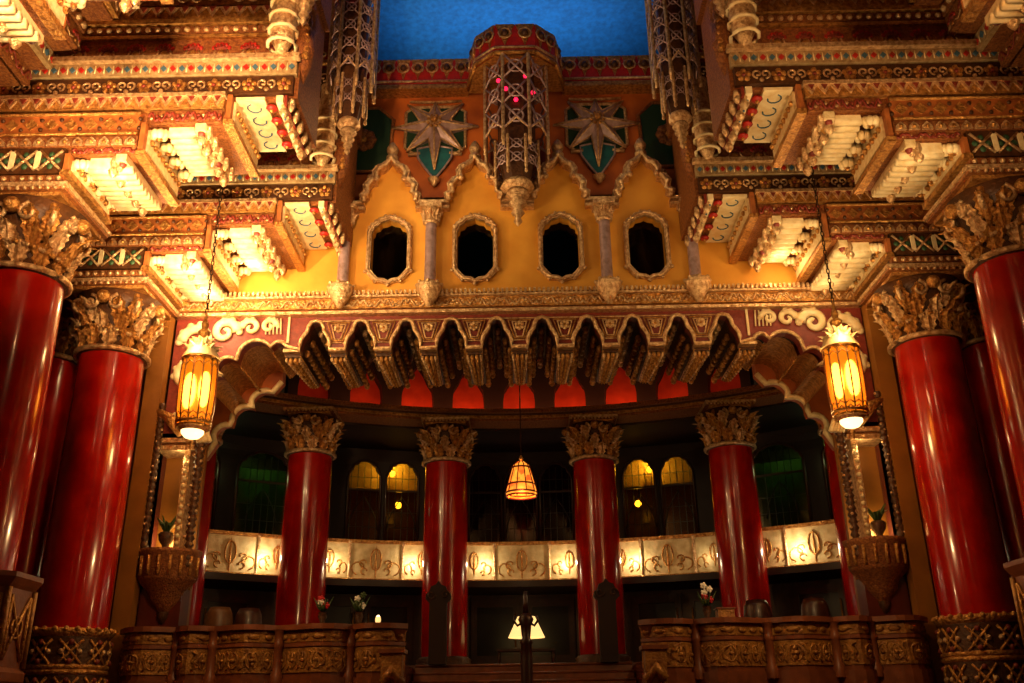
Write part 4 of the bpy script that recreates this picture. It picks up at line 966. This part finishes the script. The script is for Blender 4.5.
# ================================================================== PARAPETS beside the stair
def parapet(sg, label):
    t = thing('parapet', label, 'parapet', (sg * 4.1, 15.3, 0), 'carved parapets beside the stair')
    # serpentine plan path from outer end to stair
    ctrl = [(-6.3, 15.62), (-5.98, 15.2), (-5.62, 15.36), (-5.42, 15.48), (-5.16, 15.16), (-4.86, 15.4), (-4.3, 15.1), (-3.82, 15.38), (-3.1, 15.1), (-2.68, 15.42), (-2.3, 15.14), (-1.92, 15.36)]
    pts = []
    for i in range(len(ctrl) - 1):
        p0, p1, p2, p3 = [Vector(ctrl[min(max(j, 0), len(ctrl) - 1)]) for j in (i - 1, i, i + 1, i + 2)]
        for k in range(6):
            u = k / 6; pts.append(.5 * ((2 * p1) + (-p0 + p2) * u + (2 * p0 - 5 * p1 + 4 * p2 - p3) * u * u + (-p0 + 3 * p1 - 3 * p2 + p3) * u ** 3))
    pts.append(Vector(ctrl[-1]))
    def wall(name, th, z0, z1, mt, sub=None):
        mb = MB(); n = len(pts); L = []
        for i, p in enumerate(pts):
            d = (pts[min(i + 1, n - 1)] - pts[max(i - 1, 0)]).normalized(); nn = Vector((d.y, -d.x)); a = p + nn * th / 2; b_ = p - nn * th / 2; L.append((a, b_))
        vs = [(-sg * q.x, q.y, z) for a, b_ in L for (q, z) in ((a, z0), (b_, z0), (b_, z1), (a, z1))]
        fs = []
        for i in range(n - 1):
            o = i * 4
            for k in range(4): fs.append((o + k, o + (k + 1) % 4, o + 4 + (k + 1) % 4, o + 4 + k))
        fs += [(0, 1, 2, 3), tuple((n - 1) * 4 + k for k in (3, 2, 1, 0))]
        mb.add(vs, fs, mt); return mb
    wall('b', .34, 0, 2.2, 'stone').build('base', t)
    wall('b', .24, 2.2, 2.91, 'stone').build('wall', t)
    wall('b', .4, 2.91, 2.99, 'stone').build('cap', t)
    wall('b', .3, 2.66, 2.71, 'stone').build('string_course', t)
    mb1 = wall('b', .275, 2.28, 2.64, 'carvedstone'); mb1.build('carved_panel', t)
    wall('b', .265, 2.73, 2.88, 'carvedstone').build('carved_band', t)
    cum = [0]
    for i in range(1, len(pts)): cum.append(cum[-1] + (pts[i] - pts[i - 1]).length)
    def onp(p):
        q = min(max(p.x, 0), cum[-1] - 1e-4); i = max(k_ for k_ in range(len(cum) - 1) if cum[k_] <= q); u = (q - cum[i]) / max(1e-6, cum[i + 1] - cum[i])
        a = pts[i].lerp(pts[i + 1], u); d = (pts[i + 1] - pts[i]).normalized(); return (-sg * (a.x + d.y * -p.y), a.y - d.x * -p.y, p.z)
    n = int(cum[-1] / .2)
    for i in range(n):
        mb = MB(); mb.fn = onp; q = (i + .5) * cum[-1] / n; y = -.14
        mb.tube([(q + .07 * cos(w_), y, 2.46 + .12 * sin(w_)) for w_ in [2 * pi * k_ / 10 for k_ in range(10)]], .014, 'carvedstone', 4, True)
        mb.ball((q, y, 2.46), .035, 'carvedstone', 6, 4); mb.tube([(q - .1, y, 2.32), (q - .06, y, 2.38), (q - .1, y, 2.46), (q - .06, y, 2.56), (q - .1, y, 2.6)], .014, 'carvedstone', 4)
        for k_ in (-1, 1): mb.tube([(q, y, 2.46 + k_ * .12), (q, y, 2.46)], .012, 'carvedstone', 4)
        mb.tube([(q - .1, y, 2.46), (q, y, 2.46)], .012, 'carvedstone', 4); mb.fn = None; mb.build('medallion', t)
        mb = MB(); mb.fn = onp; mb.ball((q, y, 2.805), .034, 'carvedstone', 8, 4, 2.2, .6, 1.3); mb.fn = None; mb.build('berry', t)
    for x, y in ((-5.45, 15.28), (-4.86, 15.22), (-3.82, 15.2), (-2.7, 15.24)):
        mb = MB(); mb.lathe([(.1, 2.1), (.1, 2.25), (.07, 2.3), (.07, 2.65), (.09, 2.69), (.07, 2.73), (.07, 2.87), (.1, 2.92)], -sg * x, y, 'stone', 12); mb.build('pilaster', t)
    mb = MB(); cx, cy = sg * 2.02, 15.15                      # stair-end newel with scroll
    mb.box(cx - .16, cx + .16, cy - .16, cy + .2, 0, 2.54, 'carvedstone'); mb.box(cx - .2, cx + .2, cy - .2, cy + .24, 2.54, 2.6, 'stone')
    mb.tube([(cx - sg * .14, cy - .1, 2.1), (cx + sg * .0, cy - .2, 2.28), (cx + sg * .1, cy - .2, 2.1)], .09, 'carvedstone', 8); mb.build('newel', t)
    mb = MB(); mb.lathe([(.1, 2.6), (.15, 2.72), (.18, 2.86), (.2, 2.9)], cx + 0, cy + .15, 'stone', 14); mb.build('bracket', t)
parapet(-1, 'carved stone parapet curving away left of the stair'); parapet(1, 'carved stone parapet curving away right of the stair')
# ================================================================== SMALL THINGS
t = thing('console_table', 'dark console table beneath the white lamp at the head of the stair', 'table', (.06, 22.2, 2.65))
mb = MB(); mb.box(-.6, .72, 22.0, 22.4, 2.98, 3.03, 'wood'); mb.build('tabletop', t)
for x in (-.55, .67):
    for y in (22.04, 22.36): mb = MB(); mb.tube([(x, y, 2.65), (x, y, 2.98)], .03, 'wood', 6); mb.build('leg', t)
t = thing('table_lamp', 'table lamp with cream cone shade at the head of the stair', 'lamp', (.08, 22.2, 3.03))
mb = MB(); mb.lathe([(.2, 3.74), (.42, 3.28)], .08, 22.2, 'glow_shade', 28); mb.build('lamp_shade', t)
mb = MB(); mb.lathe([(.14, 3.03), (.13, 3.06), (.04, 3.1), (.08, 3.2), (.03, 3.3), (.02, 3.7)], .08, 22.2, 'darkbrown', 14); mb.build('base', t)
t = thing('standing_post', 'dark slender post in front of the cream table lamp at the stair head', 'post', (.05, 16.0, 0))
mb = MB(); mb.lathe([(.22, 0), (.22, .1), (.1, .2), (.09, 1.2), (.1, 2.5), (.085, 2.7), (.11, 2.74), (.07, 2.8), (.09, 3.0), (.13, 3.1), (.1, 3.16), (.05, 3.2)], .05, 16.0, 'wood', 18); mb.build('shaft', t)
mb = MB()
for s in (-1, 1): mb.tube([(.05 + s * x, 16.0, z) for x, z in ((.06, 3.05), (.14, 3.0), (.2, 3.08), (.18, 3.16))], .022, 'wood', 6)
mb.tube([(.05, 16.0, 3.2), (.05, 16.0, 3.55)], [.05, .03], 'wood', 8); mb.build('bracket_arms', t)
for s, nm in ((-1, 'left'), (1, 'right')):
    x, y = s * 1.82, 20.75 + .35
    t = thing('carved_stand', 'dark carved stand with crest before the red column %s of the stair' % nm, 'stand', (x, y - .45, 2.65)); y -= .33
    mb = MB(); mb.box(x - .19, x + .19, y - .08, y + .08, 2.65, 3.98, 'darklacquer'); mb.box(x - .18, x + .18, y - .16, y + .12, 2.65, 2.78, 'darklacquer'); mb.build('body', t)
    mb = MB(); mb.poly([(x - .2, 3.92), (x + .2, 3.92), (x + .28, 4.0), (x + .27, 4.1), (x + .2, 4.15), (x + .16, 4.26), (x + .06, 4.3), (x, 4.38), (x - .06, 4.3), (x - .16, 4.26), (x - .2, 4.15), (x - .27, 4.1), (x - .28, 4.0)], y - .06, y + .06, 'darklacquer')
    for q in (-1, 1): mb.tube([(a, b_, c) for a, b_, c in spiral(x + q * .15, 4.08, .1, 1.2, 0, y - .08, 14, q)], .02, 'darkbrown', 5)
    mb.build('crest', t)
def bouquet(x, y, z, label, cols, sc_=1):
    t = thing('flower_arrangement', label, 'flowers', (x, y, z))
    mb = MB(); mb.lathe([(0, z), (.09, z + .01), (.06, z + .06), (.12, z + .2), (.1, z + .3), (.12, z + .32)], x, y, 'darkbrown', 14); mb.build('vase', t)
    mb = MB()
    for k in range(14):
        a = k * 2.4; r = .05 + .012 * k; mb.tube([(x, y, z + .3), (x + r * cos(a) * .6, y + r * sin(a) * .6, z + .42), (x + r * cos(a) * 1.4, y + r * sin(a) * 1.2, z + .45 + .02 * k)], [.008, .03, .006], 'leafgreen', 5)
    mb.build('leaves', t)
    for k, c in enumerate(cols):
        a = k * 2.1; mb = MB(); cx, cz = x + .1 * cos(a) * sc_, z + .48 + .09 * k * sc_
        mb.ball((cx, y - .08, cz), .045, c, 8, 5)
        for j in range(5): mb.ball((cx + .055 * cos(j * 1.256), y - .08, cz + .055 * sin(j * 1.256)), .038, c, 6, 4, 1, .6, 1)
        mb.build('blossom', t)
    return t
for b_ in (bouquet(-3.16, 15.2, 2.99, 'white and red flowers in a vase on the left parapet', ['petalred', 'petalwhite', 'petalred']),
           bouquet(-2.6, 15.3, 2.99, 'greenish white flowers in a vase on the left parapet near the stair', ['petalwhite', 'leafgreen', 'petalwhite', 'leafgreen']),
           bouquet(2.9, 15.2, 2.99, 'white and red flowers in a vase on the right parapet', ['petalred', 'petalred', 'petalwhite', 'petalwhite', 'petalwhite'])): b_.scale = (.6, .6, .6)
t = thing('candle_light', 'small glowing candle glass above the left parapet near its stair end', 'candle', (-2.28, 15.3, 2.99))
mb = MB(); mb.lathe([(0, 2.99), (.035, 2.99), (.045, 3.06), (.035, 3.1)], -2.28, 15.2, 'glow_shade', 12); mb.build('glass', t)
mb = MB(); mb.ball((-2.28, 15.2, 3.08), .03, 'glow_bulb', 8, 6, 1, 1, 1.4); mb.build('flame', t)
def easychair(x, y, label, mt='leather'):
    t = thing('armchair', label, 'chair', (x, y, 2.6), 'armchairs behind the parapets'); t.scale = (.62, .62, 1)
    mb = MB(); mb.lathe([(.38, 2.85), (.4, 3.15), (.36, 3.3), (.28, 3.4), (.2, 3.34), (.28, 2.9)], x, y, mt, 20, -pi * .95, -pi * .05); mb.build('backrest', t)
    mb = MB(); mb.lathe([(0, 3.0), (.27, 3.0), (.31, 2.96), (.31, 2.82), (0, 2.82)], x, y, mt, 20); mb.build('seat', t)
    for k in range(4): a = pi / 4 + k * pi / 2; mb = MB(); mb.tube([(x + .24 * cos(a), y + .24 * sin(a), 2.6), (x + .22 * cos(a), y + .22 * sin(a), 2.84)], .025, 'wood', 6); mb.build('leg', t)
easychair(-5.15, 16.35, 'round backed tan armchair behind the left parapet, farthest left'); easychair(-4.72, 16.6, 'dark round backed armchair behind the left parapet, just right of the tan one', 'wood')
easychair(4.95, 16.4, 'round backed armchair behind the right parapet', 'wood'); easychair(4.0, 16.5, 'round backed armchair behind the right parapet before the red column', 'wood')
t = thing('planter_box', 'small tan box on the right parapet beside the flowers', 'box', (3.18, 15.2, 2.99))
mb = MB(); mb.box(3.05, 3.31, 15.08, 15.3, 2.99, 3.13, 'carvedstone'); mb.build('body', t)
mb = MB(); mb.box(3.03, 3.33, 15.06, 15.32, 3.13, 3.15, 'stone'); mb.build('rim', t)
